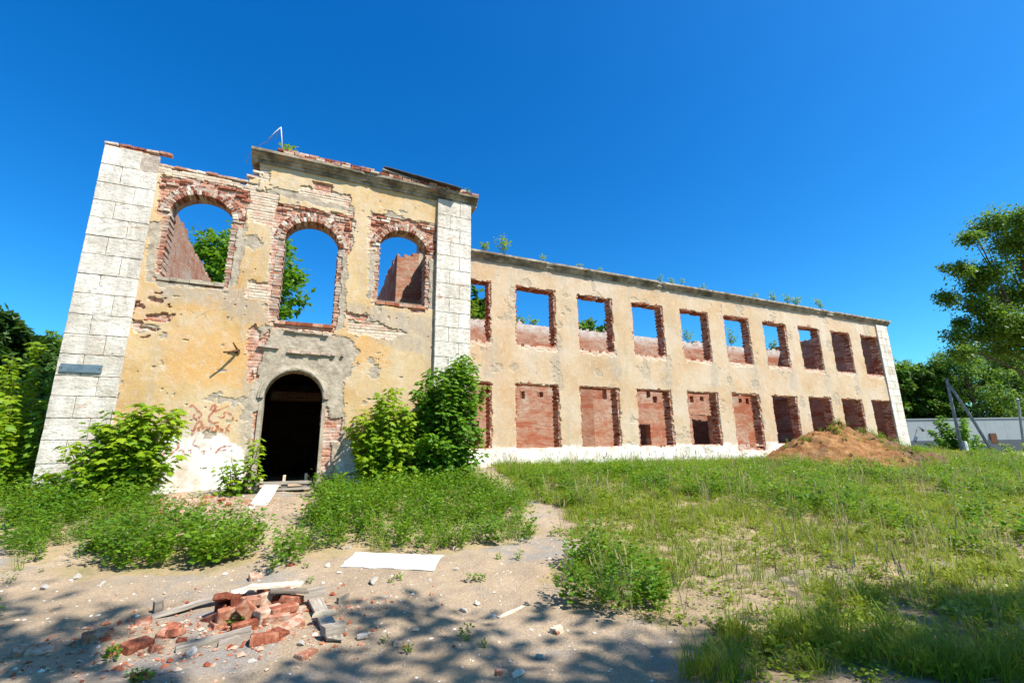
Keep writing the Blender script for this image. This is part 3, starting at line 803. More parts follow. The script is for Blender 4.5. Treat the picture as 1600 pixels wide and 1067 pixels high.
def pilaster(x0, x1, yf, zj, ybk, seed, miss=()):
    core = MB().box(x0+0.02, x1-0.02, yf+0.03, ybk, zj[0]-0.4, zj[-1]-0.02)
    par = put('pilaster', core.mesh('pilaster'), M_MORTAR, ruin, loc=(0, -12, -0.7))
    for k in range(len(zj)-1):
        sp = 0.38 if (k+seed) % 2 else 0.66
        cuts = [x0, x0+(x1-x0)*sp, x1]
        for c in range(2):
            if (k, c) in miss: continue
            V, q = bevel_block(cuts[c]+(0.003 if c else 0), cuts[c+1]-(0 if c else 0.003), yf+random.uniform(-.005, .005), ybk-0.02, zj[k]+0.004, zj[k+1]-0.004, 0.009, seed*100+k*2+c)
            me = mesh_np('stone_block', V, q)
            ctr = Vector(((cuts[c]+cuts[c+1])/2, yf, (zj[k]+zj[k+1])/2)); me.transform(Matrix.Translation(-ctr))
            put('stone_block', me, M_WHITE, par, loc=ctr)
    return par
zl = [onY(*p, YB-.07)[2] for p in ((45, 783), (52, 762-10), (58, 725), (64.5, 688), (72, 653), (79, 618), (87, 586), (95, 552), (102, 520.5), (109, 489), (116, 456), (122.5, 426), (129.5, 394.5), (135.5, 366), (141.5, 337.5), (147.5, 310.5), (153.5, 283), (159.5, 255), (166, 226))]
zl[0] = 0.45
P1 = pilaster(-4.70, -3.655, YB-0.07, zl, YB+0.02, 1, miss=((17, 1),))
zr = [0.55+0.432*i for i in range(20)]; zr = [z for z in zr if z < 8.75]+[8.83]
P2 = pilaster(3.06, 4.10, YB-0.09, zr, YB+0.02, 2)
# return of the left corner and the broken brick at its head
for i in range(5):
    add_brick(P1, (-4.6+0.25*i+random.uniform(-.02, .02), YB+0.05, 8.50+random.uniform(-.01, .015)), (0, random.uniform(-.03, .03), random.uniform(-.1, .1)), (1, 1.2, 1), 0.6)
for i in range(3):
    add_brick(P1, (-4.58+0.25*i, YB+0.07, 8.425), (0, 0, random.uniform(-.1, .1)), (1, 1.2, 1), 0.5)
# loose top course on the broken left part of the wall
top_pts = [onY(u, v, YB+0.1) for u, v in ((252, 259), (268, 263), (284, 266), (300, 268), (316, 271), (332, 274), (348, 277), (364, 281), (380, 285), (394, 278), (404, 272))]
for p in top_pts:
    add_brick(ruin, (p[0], p[1]-12+random.uniform(-.03, .06), p[2]-0.7+random.uniform(-.005, .02)), (random.uniform(-.05, .05), random.uniform(-.05, .05), random.uniform(-.15, .15)), (1.0, 1.3, 1.0), 0.75)

# --- cornices
def cornice(name, x0, x1, yf, prof, step, seed, chips):
    xs = np.arange(x0, x1+step/2, step); n = len(prof)
    V = []
    for i, x in enumerate(xs):
        ch = max(0, fbm(np.array(x*1.3), np.array(seed*3.1), seed, 4)-(1-chips))*3.0
        sag = (fbm(np.array(x*0.35), np.array(1.7), seed+5, 2)-.5)*0.016
        for k, (dy, z) in enumerate(prof):
            j = (vnoise(np.array(x*9.0), np.array(k*3.3), seed+k)-.5)*0.014
            pull = min(1.0, ch*(1.5 if dy < -0.12 else 0.4))
            V.append((x, yf+(dy*(1-0.75*pull) if dy < 0 else dy)+(j if dy < 0.2 else 0), z+sag+j*0.6))
    Q = [(i*n+k, i*n+(k+1) % n, (i+1)*n+(k+1) % n, (i+1)*n+k) for i in range(len(xs)-1) for k in range(n)]
    mb = MB().add(V, Q)
    def cap(o_, rev):
        c = np.mean([V[o_+k] for k in range(n)], axis=0)
        T = [((n if True else 0), (k+1) % n, k) if rev else (n, k, (k+1) % n) for k in range(n)]
        mb.add(np.vstack([[V[o_+k] for k in range(n)], c]), None, T)
    cap(0, True); cap((len(xs)-1)*n, False)
    return mb.build(name, M_CORNICE, ruin, loc=(0, -12, -0.7))
prof_b = [(0.0, 8.80), (-.045, 8.80), (-.045, 8.875), (-.105, 8.89), (-.105, 8.945), (-.185, 8.965), (-.185, 9.01), (-.235, 9.02), (-.24, 9.085), (-.20, 9.095), (0.02, 9.10), (TH, 9.10), (TH, 8.80)]
C1 = cornice('cornice', -1.83, 4.28, YB, prof_b, 0.06, 3, 0.34)
for row in range(2):
    x = -1.62+0.1*row
    while x < 4.1:
        L = random.choice((0.245, 0.245, 0.125))
        if not (row == 1 and (x > 3.75 or x < -1.45 or 1.05 < x < 1.35)) and random.random() > 0.03:
            add_brick(C1, (x+L/2, YB-0.13+0.02*row+random.uniform(-.02, .02), 9.128+0.074*row), (0, random.uniform(-.02, .02), random.uniform(-.05, .05)), (L/0.245*0.97, 1.5, 1.05), 0.3)
        x += L+0.01
prof_w = [(0.0, 8.50), (-.045, 8.50), (-.045, 8.565), (-.10, 8.58), (-.10, 8.645), (-.17, 8.66), (-.17, 8.70), (-.215, 8.71), (-.215, 8.785), (-.17, 8.81), (0.02, 8.84), (0.46, 8.84), (0.46, 8.50)]
cornice('cornice', 3.2, 32.62, YW, prof_w, 0.09, 11, 0.36)

# --- wing
WIN_U = [(7.03+2.805*(k-1), 1.70, 5.36, 7.63) for k in range(10)]
WIN_L = [(6.96+2.805*(k-1), 1.80, 1.50, 3.80) for k in range(10)]
def keep_w(X, Z):
    wx, wz = warp(X, Z, 0.085, 41)
    k = (Z < 8.5)
    for i, (x, w, z0, z1) in enumerate(WIN_U):
        k &= ~((wx > x) & (wx < x+w) & (wz > z0) & (wz < z1))
    for i, (x, w, z0, z1) in enumerate(WIN_L):
        zz = z0-(0.28 if i == 5 else 0.0)*np.clip((X-x)/w, 0, 1)
        k &= ~((wx > x) & (wx < x+w) & (wz > zz) & (wz < z1))
    return k
def zones_w(X, Z):
    wx, wz = warp(X, Z, 0.14, 51)
    br = np.zeros(X.shape, bool); wb = br.copy(); st = br.copy()
    for i, (x, w, z0, z1) in enumerate(WIN_U):
        br |= (wx > x-0.02) & (wx < x+w+0.03) & (wz > z0-0.07) & (wz < z1+0.03)
        sx, sz = warp(X, Z, 0.3, 53+i)
        wb |= (sx > x+0.1) & (sx < x+w+0.05) & (sz > z0-0.20) & (sz < z0+0.02) & ~br
        tx, tz = warp(X, Z, 0.6, 71+i)
        st |= (np.abs(tx-x-w) < 0.22) & (tz > z0-1.3) & (tz < z0)
    for i, (x, w, z0, z1) in enumerate(WIN_L):
        zz = z0-(0.32 if i == 5 else 0.03)
        br |= (wx > x-0.03) & (wx < x+w+0.05) & (wz > zz) & (wz < z1+0.03)
    wash = warp(X, Z, 0.1, 77)[1] < 1.56
    top = (warp(X, Z, 0.5, 78)[1] > 8.28)
    chip = (fbm(X*1.6, Z*1.6, 350, 5) > 0.68)
    return br, wb, chip & ~br, st | top, wash
def relief_w(X, Z):
    br, wb, mo, st, ws = zones_w(X, Z)
    rough = fbm(X*9, Z*9, 310, 3)-.5
    return (fbm(X*1.5, Z*1.5, 300, 3)-.5)*0.02 + np.where(br, 0.045+rough*0.04, np.where(wb, 0.02+rough*0.03, np.where(mo, 0.015+rough*.02, rough*0.008)))
def attrs_w(X, Z):
    br, wb, mo, st, ws = zones_w(X, Z)
    return {'brick': br*1.0, 'wbrick': wb*1.0, 'mortar': mo*0.6, 'stain': blur(st, 3)*0.95, 'wash': blur(ws & ~br, 1), 'orange': np.zeros(X.shape)}
V, Q, A = wall_sheet(3.2, 32.3, 0.35, 8.5, 0.05, YW, YW+0.44, keep_w, relief_w, attrs_w)
part('wing_wall', mesh_np('wing_wall', V, Q, attrs=A), M_FACADE2)
for grp, floor_ in ((WIN_U, 1), (WIN_L, 0)):
    for i, (x, w, z0, z1) in enumerate(grp):
        if x < 3.6 and floor_ == 9: continue
        for s in (-1, 1):
            mb = MB(); z = z0-0.06; k = 0
            xe = x if s < 0 else x+w
            while z < z1+0.02:
                d = (0.05 if k % 2 else 0.0)+random.uniform(-.015, .03)
                if random.random() < 0.08: d -= 0.06
                a, b = sorted((xe-s*(d-0.02), xe+s*0.12))
                y = YW+0.035+random.uniform(0, .025)
                while y < YW+0.45:
                    L = random.choice((0.12, 0.12, 0.25)); e = min(y+L, YW+0.46)
                    mb.box(a+random.uniform(-.008, .008), b, y, e-0.008, z, z+0.068, 0.005, random.random()); y = e+0.001
                    if y > YW+0.43: break
                z += 0.077; k += 1
            mb.build('brick_jamb', M_JAMB, ruin, loc=(0, -12, -0.7))
        mb = MB(); xx = x-0.05
        while xx < x+w:
            ww = random.choice((0.12, 0.25))
            mb.box(xx, xx+ww-0.01, YW+random.uniform(0.02, .07), YW+0.46, z0-0.11, z0+random.uniform(-.05, .015), 0.008, random.random()); xx += ww
        mb.build('window_sill', M_JAMB, ruin, loc=(0, -12, -0.7))
        mb = MB(); xx = x-0.1
        while xx < x+w+0.1:
            ww = random.uniform(0.12, 0.4)
            mb.box(xx, xx+ww, YW+random.uniform(0.015, .04), YW+0.46, z1-random.uniform(-.02, .03), z1+0.12, 0.006, 0.3*random.random()); xx += ww+.002
        mb.build('lintel', M_JAMB, ruin, loc=(0, -12, -0.7))
zw = [0.6+0.44*i for i in range(18)]+[8.46]
pilaster(31.22, 32.36, YW-0.06, zw, YW+0.02, 5)

# --- walls inside and behind
def inner_wall(name, axis, c0, c1, a0, a1, z0, z1f, holes=(), step=0.11, mat=M_BRICKWALL):
    """axis 'x': runs along x between y=c0..c1;  'y': runs along y between x=c0..c1; z1f(a) height of the broken top"""
    def keep(X, Z):
        wx, wz = warp(X, Z, 0.12, 81)
        zt = z1f(X); k = Z < zt+(np.floor(fbm(X*2.0, X*0+3.0, 91, 3)*5)-2)*0.077
        for (h0, h1, g0, g1) in holes: k &= ~((X > h0) & (X < h1) & (Z > g0) & (Z < g1))
        return k
    z_ = lambda X, Z: {'brick': np.ones(X.shape)}
    zmax = float(np.max(z1f(np.linspace(a0, a1, 60))))+0.3
    V, Q, A = wall_sheet(a0, a1, z0, zmax, step, 0.0, c1-c0, keep, lambda X, Z: (fbm(X*6, Z*6, 5, 3)-.5)*0.03, z_)
    W = V.copy()
    if axis == 'x': W[:, 1] = V[:, 1]+c0
    else: W[:, 0] = V[:, 1]+c0; W[:, 1] = V[:, 0]; Q = Q[:, ::-1]
    return part(name, mesh_np(name, W, Q), mat)
flat = lambda h: (lambda a: np.full(np.shape(a), h))
inner_wall('side_wall', 'y', -4.70, -4.28, 12.50, 24.0, 0.3, lambda a: 8.93-0.02*(a-12))
inner_wall('side_wall', 'y', 3.66, 4.08, 12.50, 15.0, 0.3, flat(8.9))
inner_wall('cross_wall', 'x', 15.0, 15.42, 2.44, 3.66, 0.3, lambda a: 8.2+0.3*np.clip((a-2.5), 0, 1))
side_top = lambda a: 8.25-0.03*(a-15.4)
inner_wall('partition_wall', 'y', 2.44, 2.86, 15.44, 24.0, 0.3, side_top)
inner_wall('rear_wall', 'x', 19.6, 20.0, -4.27, 2.43, 0.3, flat(4.3), mat=M_ROOMSHADE)
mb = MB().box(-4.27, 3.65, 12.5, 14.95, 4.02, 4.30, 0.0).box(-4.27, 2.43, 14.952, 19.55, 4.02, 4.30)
mb.build('floor_slab', M_ROOMSHADE, ruin, loc=(0, -12, -0.7))
MB().box(-0.99, 0.34, 14.6, 14.9, 2.95, 3.2, 0.01).build('door_beam', M_ROOMSHADE, ruin, loc=(0, -12, -0.7))
MB().box(-4.27, 2.43, 12.5, 19.6, 0.35, 0.66).build('entrance_floor', M_ROOMSHADE, ruin, loc=(0, -12, -0.7))
# corridor wall of the wing, with doorways and the pockets of the lost floor beams
YC = 21.5
def hole_px(u0, v0, u1, v1):
    a = onY(u0, v1, YC); b = onY(u1, v0, YC); return (a[0], b[0], a[2], b[2])
holes = [hole_px(1000, 662, 1016, 697), hole_px(1086, 648, 1113, 697), hole_px(1209, 626, 1233, 700), hole_px(737, 657, 750, 702)]
for u, v in ((817, 617), (844, 616), (911, 618), (1013, 616), (1024, 624), (1081, 624), (1097, 624), (1156, 626), (1168, 627), (757, 612)):
    p = onY(u, v, YC); holes.append((p[0]-.17, p[0]+.17, p[2]-.15, p[2]+.17))
holes.append(hole_px(927, 604, 948, 622))
inner_wall('corridor_wall', 'x', YC, YC+0.42, 2.9, 32.0, 0.3, flat(8.14), holes, 0.10, M_LIMED)
inner_wall('rear_wall', 'x', 25.0, 25.45, 2.9, 32.3, 0.3, flat(7.4), (), 0.12)
inner_wall('end_wall', 'y', 31.86, 32.28, 15.46, 25.4, 0.3, flat(8.58), (), 0.11)
PX0, PX1 = onY(903, 650, 20.9)[0], onY(928, 650, 20.9)[0]
inner_wall('partition_wall', 'y', PX0, PX1, 20.9, 21.45, 0.3, flat(4.9), (), 0.07, M_REDWALL)
MB().box(3.2, 31.8, 15.45, 25.0, 0.45, 0.95).build('wing_floor', M_MORTAR, ruin, loc=(0, -12, -0.7))

# --- red scrawls painted on the render
def mat_graffiti():
    M = Mat('red_chalk_paint')
    n = M.noise(22, 5, 0.7)
    b = M.n('ShaderNodeBsdfPrincipled', {'Base Color': M.ramp(M.noise(3, 3), [(0.35, (0.40, 0.075, 0.045)), (0.65, (0.55, 0.16, 0.09))]), 'Roughness': 0.95, 'Specular IOR Level': 0.05})
    t = M.n('ShaderNodeBsdfTransparent')
    mx = M.n('ShaderNodeMixShader', {0: M.ramp(n, [(0.40, 0.10), (0.58, 0.75)])})
    M.nt.links.new(t.outputs[0], mx.inputs[1]); M.nt.links.new(b.outputs[0], mx.inputs[2]); M.nt.links.new(mx.outputs[0], M.out.inputs[0])
    return M.m
STROKES = [(9, [(160, 410), (180, 430), (200, 380), (215, 330), (212, 400)]), (9, [(245, 420), (290, 370), (340, 310), (405, 280)]),
    (8, [(440, 240), (470, 210), (520, 260), (560, 300), (570, 325), (540, 350), (500, 360), (480, 330), (500, 310)]),
    (8, [(660, 270), (680, 220), (715, 210), (715, 250), (680, 275), (720, 280), (850, 225)]), (8, [(690, 285), (645, 330), (645, 380), (690, 405), (750, 395)]),
    (7, [(740, 330), (770, 350), (810, 340), (800, 290), (860, 300), (900, 340), (890, 380)]),
    (10, [(465, 530), (490, 470), (530, 385), (570, 390), (575, 430), (530, 460), (545, 490)]), (7, [(590, 420), (575, 470), (600, 450), (615, 440), (605, 480)]),
    (7, [(625, 470), (630, 440), (640, 465), (655, 445), (652, 475)]), (7, [(690, 440), (675, 470), (695, 495), (720, 480), (735, 430), (700, 425)]), (7, [(740, 430), (750, 480)]),
    (7, [(765, 450), (760, 500), (785, 460), (790, 500)]), (7, [(815, 510), (850, 430), (865, 420)]), (7, [(820, 450), (860, 495)]),
    (8, [(155, 750), (200, 690), (225, 645)]), (7, [(200, 680), (180, 660)]), (8, [(320, 600), (330, 660), (280, 700), (235, 745), (220, 735)]), (7, [(330, 690), (370, 680), (395, 740)]),
    (7, [(500, 580), (470, 630), (550, 650), (540, 680)]), (6, [(660, 650), (670, 680)]), (8, [(715, 715), (760, 660), (820, 640)]), (7, [(740, 690), (830, 680)]), (7, [(780, 650), (880, 640)]),
    (6, [(425, 690), (470, 680), (455, 720)]), (6, [(560, 700), (600, 690), (590, 730)])]
M_GRAF = mat_graffiti()
for w, pts in STROKES:
    P = np.array([onY(230+x/6.67, 600+y/6.67, YB-0.011) for x, y in pts])
    # smooth the stroke
    t = np.linspace(0, len(P)-1, len(P)*5); P2_ = np.stack([np.interp(t, np.arange(len(P)), P[:, k]) for k in range(3)], 1)
    for _ in range(3): P2_[1:-1] = (P2_[:-2]+2*P2_[1:-1]+P2_[2:])/4
    d = np.gradient(P2_, axis=0); nrm = np.stack([-d[:, 2], 0*d[:, 0], d[:, 0]], 1); nrm /= np.linalg.norm(nrm, axis=1)[:, None]+1e-9
    hw = (w*0.0026)*(0.7+0.5*vnoise(np.arange(len(P2_))*0.7, np.arange(len(P2_))*0.0+w, 4))
    V = np.vstack([P2_+nrm*hw[:, None], P2_-nrm*hw[:, None]]); m = len(P2_)
    MB().add(V, [(i, i+1, m+i+1, m+i) for i in range(m-1)]).build('graffiti_stroke', M_GRAF, ruin, loc=(0, -12, -0.7))

# --- things fixed to or lying on the ruin
p = onY(127, 575.5, YB-0.09)
pl = empty('wall_plaque', (p[0], YB-0.09, p[2]))
tag(pl, 'small blue-grey metal plaque on the whitewashed corner pilaster', 'plaque')
M_PLAQUE = mat_simple('enamel_plaque', [(0.35, (0.075, 0.12, 0.155)), (0.65, (0.13, 0.185, 0.22))], 8, 5, 0.55, 0.002, 40, 0.3)
MB().box(-.33, .33, -.012, .01, -.085, .085, 0.002).build('plate', M_PLAQUE, pl)
for sx in (-.3, .3): MB().tube([(sx, -.022, 0), (sx, -.008, 0)], 0.012, 6).build('screw', M_RUST, pl)
p = onY(371, 549, YB)
br_ = empty('iron_bracket', (p[0], YB, p[2])); tag(br_, 'rusty iron hook sticking out of the ochre wall left of the doorway', 'bracket')
MB().tube([(0, 0.05, 0), (0, -0.10, 0.0), (-0.1, -0.22, -0.06), (-0.22, -0.34, -0.10)], [.03, .03, .024, .02], 7).build('bar', M_RUST, br_, True)
MB().tube([(0.02, -0.05, 0.0), (-0.05, -0.10, 0.11), (-0.09, -0.13, 0.18)], [.024, .02, .016], 7).build('prong', M_RUST, br_, True)
MB().box(-.04, .05, -.035, .03, -.05, .05, .006).build('base_plate', M_RUST, br_)
# bent rod with wires on the broken cornice end
rod = empty('bent_rod', (-1.35, YB-0.1, 9.12)); tag(rod, 'bent galvanised rod with a trailing wire on the cornice above the left arch', 'rod')
a = onY(441, 235, YB-0.1); b = onY(439, 199, YB-0.1); c = onY(415, 222, YB-0.1); base = np.array([-1.35, YB-0.1, 9.12])
MB().tube([a-base, (a+b)/2-base+[.005, 0, 0], b-base], .014, 6).tube([b-base, (b*.6+c*.4)-base+[0, 0, .02], (b*.2+c*.8)-base], .009, 5).build('rod', M_STEEL, rod, True)
wr = MB()
for k in range(6):
    s = b*(1-k/6)+c*(k/6)
    q = s+[random.uniform(-.1, .02), random.uniform(-.05, .05), -random.uniform(.1, .3)]
    wr.tube([s-base, (s+q)/2-base+[.02, 0, 0], q-base], .0035, 4)
e1 = onY(398, 232, YB-.36); e2 = onY(384, 255, YB-.36)
wr.tube([c-base, e1-base, (e1+e2)/2-base+[-.03, 0, 0], e2-base], .005, 4)
wr.build('wire', M_RUST, rod)
# two warped sheets on the cornice
def warped_sheet(name, corners, label, mat, th=0.012, sag=0.03, cat='sheet', nu=10, nv=4, ragged=0.0, group=None):
    c = [np.asarray(q, float) for q in corners]; ctr = np.mean(c, axis=0)
    U_, W_ = np.meshgrid(np.linspace(0, 1, nu), np.linspace(0, 1, nv))
    P = ((1-U_)*(1-W_))[..., None]*c[0]+(U_*(1-W_))[..., None]*c[1]+(U_*W_)[..., None]*c[2]+((1-U_)*W_)[..., None]*c[3]
    P[..., 2] += (fbm(U_*3, W_*3, 11, 3)-.5)*sag*2
    if ragged:
        P[..., 0] += (vnoise(U_*9, W_*9, 5)-.5)*ragged*2; P[..., 1] += (vnoise(U_*9, W_*9, 6)-.5)*ragged*2
    P = P.reshape(-1, 3)-ctr
    N = len(P); V = np.vstack([P, P-[0, 0, th]])
    q = [(j*nu+i, j*nu+i+1, (j+1)*nu+i+1, (j+1)*nu+i) for j in range(nv-1) for i in range(nu-1)]
    q2 = [(a_+N, d_+N, c_+N, b_+N) for a_, b_, c_, d_ in q]
    lp = [i for i in range(nu)]+[j*nu+nu-1 for j in range(1, nv)]+[(nv-1)*nu+i for i in range(nu-2, -1, -1)]+[j*nu for j in range(nv-2, 0, -1)]
    L = len(lp); q3 = [(lp[(i+1) % L], lp[i], lp[i]+N, lp[(i+1) % L]+N) for i in range(L)]
    o = put(name, mesh_np(name, V, q+q2+q3), mat, None, loc=ctr); tag(o, label, cat, group)
    return o
A1, A2 = onY(600, 259, YB-.25), onY(722, 293, YB-.42)
warped_sheet('roofing_sheet', [A1+[0, .0, 0], A2+[0, 0, 0], A2+[0.05, .75, .10], A1+[0.1, .5, .06]], 'dark roofing sheet tipping over the cornice corner above the right pilaster', M_DARKMETAL, .015, .03)
A1, A2 = onY(598, 263, YB-.22), onY(668, 287, YB-.22)
warped_sheet('roofing_board', [A1, A2, A2+[0, .22, 0], A1+[0, .22, 0]], 'thin grey board lying under the dark sheet on the cornice', M_WOOD, .03, .01, 'board')

# ------------------------------------------------------------------ plants
def leaf_shape(kind, r):
    if kind == 'maple':
        o = np.array([(0, 0), (.22, -.10), (.50, .08), (.36, .26), (.56, .52), (.28, .50), (0, .95), (-.28, .50), (-.56, .52), (-.36, .26), (-.50, .08), (-.22, -.10)])
        V = np.vstack([[0, .30], o]); V = np.column_stack([V[:, 0], V[:, 1], -0.30*np.abs(V[:, 0])-0.22*V[:, 1]**2])
        V[0, 2] += .03
        T = np.array([(0, 1+i, 1+(i+1) % 12) for i in range(12)])
    else:
        V = np.array([(0, 0, 0), (.30, .45, -.06), (0, 1.0, -.15), (-.30, .45, -.06)], float)
        T = np.array([(0, 1, 2), (0, 2, 3)])
    return V, T
def leaves(kind, P, D, N, size, rnd):
    """leaf i at P[i], pointing along D[i], its face turned to N[i]"""
    V, T = leaf_shape(kind, None)
    D = D/(np.linalg.norm(D, axis=1)[:, None]+1e-9)
    X = np.cross(D, N); X /= np.linalg.norm(X, axis=1)[:, None]+1e-9
    Z = np.cross(X, D)
    W = P[:, None]+size[:, None, None]*(V[None, :, 0:1]*X[:, None]+V[None, :, 1:2]*D[:, None]+V[None, :, 2:3]*Z[:, None])
    TT = (T[None]+(np.arange(len(P))*len(V))[:, None, None]).reshape(-1, 3)
    return W.reshape(-1, 3), TT, np.repeat(rnd, len(V))
def maple_bush(label, base, stems, rx, ry, hfun, seed, mat=M_MAPLE, leaf=(.12, .215), name='maple_bush', group=None, per=1.0, cat='bush', lean=(0, 0)):
    r = np.random.default_rng(seed)
    root = empty(name, base); tag(root, label, cat, group)
    sb = MB(); P, D, N, S, R_ = [], [], [], [], []
    for k in range(stems):
        a = r.uniform(0, 2*math.pi); q = math.sqrt(r.random())
        ox, oy = q*math.cos(a), q*math.sin(a)
        hh_ = hfun(ox, oy)
        skirt = k % 3 == 2
        tip = np.array([ox*rx+lean[0], oy*ry+lean[1], hh_*r.uniform(.62, 1.06)])
        if skirt:
            tip = np.array([math.cos(a)*rx*r.uniform(.75, 1.12), math.sin(a)*ry*r.uniform(.8, 1.25), hh_*r.uniform(.14, .5)]); q = .9
        root_p = np.array([ox*rx*.30, oy*ry*.30, -0.05])
        ts = np.linspace(0, 1, 8)
        crv = root_p+(tip-root_p)*np.column_stack([ts**1.0, ts**1.0, ts**0.85])+np.column_stack([np.sin(ts*5+k)*.03, np.cos(ts*4+k)*.03, 0*ts])
        sb.tube(crv, np.linspace(.016, .004, 8), 4, cap=False)
        L = np.linalg.norm(tip-root_p)
        for t in np.arange(.08 if skirt else .18 if q > .55 else .4, 1.0, .085/max(L, .4)/per):
            c = np.array([np.interp(t, ts, crv[:, j]) for j in range(3)])
            m = 3 if t < .93 else 5
            a0 = r.uniform(0, 6.28)
            for j in range(m):
                az = a0+j*6.28/m+r.uniform(-.4, .4)
                pl_ = r.uniform(.05, .20)*(1.25-t*.5)
                d = np.array([math.cos(az), math.sin(az), r.uniform(-.15, .45)])
                P.append(c+d*pl_); D.append(np.array([d[0], d[1], r.uniform(-.75, .05)])); N.append(np.array([d[0]*.35, d[1]*.35-.15, 1.0])+r.normal(0, .22, 3))
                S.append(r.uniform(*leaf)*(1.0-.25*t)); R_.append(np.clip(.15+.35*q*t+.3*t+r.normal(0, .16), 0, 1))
    V, T, A = leaves('maple', np.array(P), np.array(D), np.array(N), np.array(S), np.array(R_))
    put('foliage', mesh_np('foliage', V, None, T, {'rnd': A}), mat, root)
    sb.build('stems', M_STEM, root)
    return root
def gz(x, y): return float(rough_ground(np.array(x), np.array(y)))
bx = lambda u, Y: onY(u, 760, Y)[0]
X = bx(690, 11.2)
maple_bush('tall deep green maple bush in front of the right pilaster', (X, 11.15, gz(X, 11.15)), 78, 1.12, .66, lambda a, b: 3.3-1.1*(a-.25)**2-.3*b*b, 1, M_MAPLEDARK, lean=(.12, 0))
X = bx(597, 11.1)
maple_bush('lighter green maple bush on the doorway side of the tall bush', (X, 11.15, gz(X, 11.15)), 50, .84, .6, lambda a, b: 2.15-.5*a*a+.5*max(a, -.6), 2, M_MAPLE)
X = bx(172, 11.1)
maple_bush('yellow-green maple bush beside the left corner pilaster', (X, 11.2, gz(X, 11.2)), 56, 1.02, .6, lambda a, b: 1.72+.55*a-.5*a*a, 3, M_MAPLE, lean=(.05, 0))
X = bx(372, 11.3)
maple_bush('small maple seedling bush at the left side of the doorway', (X, 11.35, gz(X, 11.35)), 13, .42, .35, lambda a, b: .85+.35*a, 4, M_MAPLE, (.09, .15))
X = bx(520, 11.3)
maple_bush('low leafy sprout at the right foot of the doorway', (X, 11.5, gz(X, 11.5)), 8, .38, .25, lambda a, b: .42, 5, M_MAPLEDARK, (.07, .12))

def leaf_cloud(blobs, n, size, r, flat=.55, shell=.55, droop=0.0, clump=26, spread=.16):
    """leaf clumps through the volume of ellipsoids (cx,cy,cz,rx,ry,rz)"""
    w = np.array([b[3]*b[4]*b[5] for b in blobs])**(2/3); w /= w.sum()
    nc = max(1, n//clump)
    pick = r.choice(len(blobs), nc, p=w)
    B = np.array(blobs)[pick]
    d = r.normal(size=(nc, 3)); d /= np.linalg.norm(d, axis=1)[:, None]
    q = (shell+(1-shell)*r.random(nc))*r.uniform(.75, 1.08, nc)
    C = B[:, :3]+d*q[:, None]*B[:, 3:]
    crad = spread*np.mean(B[:, 3:], axis=1)
    P = np.repeat(C, clump, 0)+np.clip(r.normal(size=(nc*clump, 3)), -1.7, 1.7)*np.repeat(crad, clump)[:, None]*[1, 1, flat]
    P[:, 2] -= droop*np.abs(r.normal(size=len(P)))
    out = np.repeat(d, clump, 0)
    D = out*[1, 1, .3]+r.normal(0, .7, P.shape); D[:, 2] -= .35
    N = np.array([0, 0, 1.0])+out*.5+r.normal(0, .45, P.shape)
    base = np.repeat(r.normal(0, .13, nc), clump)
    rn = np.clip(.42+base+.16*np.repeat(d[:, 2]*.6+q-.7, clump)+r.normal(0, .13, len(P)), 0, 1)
    return P, D, N, size*r.uniform(.7, 1.3, len(P)), rn
def crown_mesh(name, blobs, n, size, seed, **k):
    P, D, N, S, R_ = leaf_cloud(blobs, n, size, np.random.default_rng(seed), **k)
    V, T, A = leaves('oval', P, D, N, S, R_)
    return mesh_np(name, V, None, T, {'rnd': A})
def trunk_mesh(h, r0, blobs, seed, lean=(0, 0)):
    r = np.random.default_rng(seed); mb = MB()
    ts = np.linspace(0, 1, 9)
    c = np.column_stack([lean[0]*ts+.02*h*np.sin(ts*4+seed)*ts, lean[1]*ts+.02*h*np.cos(ts*3+seed)*ts, ts*h*.86-.2])
    mb.tube(c, r0*(1-.88*ts)+.01, 9)
    for b in blobs:
        t0 = r.uniform(.3, .75); t0 = min(t0, max(.2, (b[2]-.15*h)/(h*.86)))
        s = np.array([np.interp(t0, ts, c[:, j]) for j in range(3)]); e = np.array(b[:3])
        u = np.linspace(0, 1, 6)[:, None]
        l = s+(e-s)*u+np.array([0, 0, 1.0])*np.sin(u*math.pi)*.06*h*.5
        mb.tube(l, np.linspace(r0*.42, r0*.06, 6), 6)
        for q in range(3):
            e2 = e+r.normal(size=3)*np.array(b[3:])*.6; m = l[3]
            mb.tube([m, (m+e2)/2+[0, 0, .1], e2], [r0*.16, r0*.09, r0*.03], 4)
    return mb.mesh('trunk', True)
def random_blobs(h, rad, n, seed, base=.3, top=1.0, taper=.6):
    r = np.random.default_rng(seed); out = []
    for i in range(n):
        t = base+(top-base)*(i+.5)/n
        w = rad*(1-taper*abs((t-base)/(top-base)-.42)*1.4)
        a = i*2.399+r.uniform(-.4, .4); q = w*r.uniform(.25, .75)
        s = rad*r.uniform(.34, .52)
        out.append((q*math.cos(a), q*math.sin(a), t*h-s*.4, s*1.15, s*1.15, s*r.uniform(.65, .95)))
    return out
TREES = {}
def tree(kind, name, label, x, y, h, rad, group=None, mat=M_LEAFA, bark=M_BARK, seed=1, n=14000, leaf=.24, nb=16, base=.28, taper=.6, z=None, rz=0.0, cat='tree', **k):
    key = (kind,)
    if key not in TREES:
        bl = random_blobs(1.0*10, rad/h*10, nb, seed, base, 1.0, taper)
        TREES[key] = (crown_mesh('crown', bl, n, leaf*10/h, seed, **k), trunk_mesh(10, .22, bl, seed))
    cm, tm = TREES[key]
    root = empty(name, (x, y, float(ground(x, y)) if z is None else z)); tag(root, label, cat, group)
    root.scale = (h/10,)*3; root.rotation_euler = (0, 0, rz)
    put('crown', cm, mat, root); put('trunk', tm, bark, root)
    return root
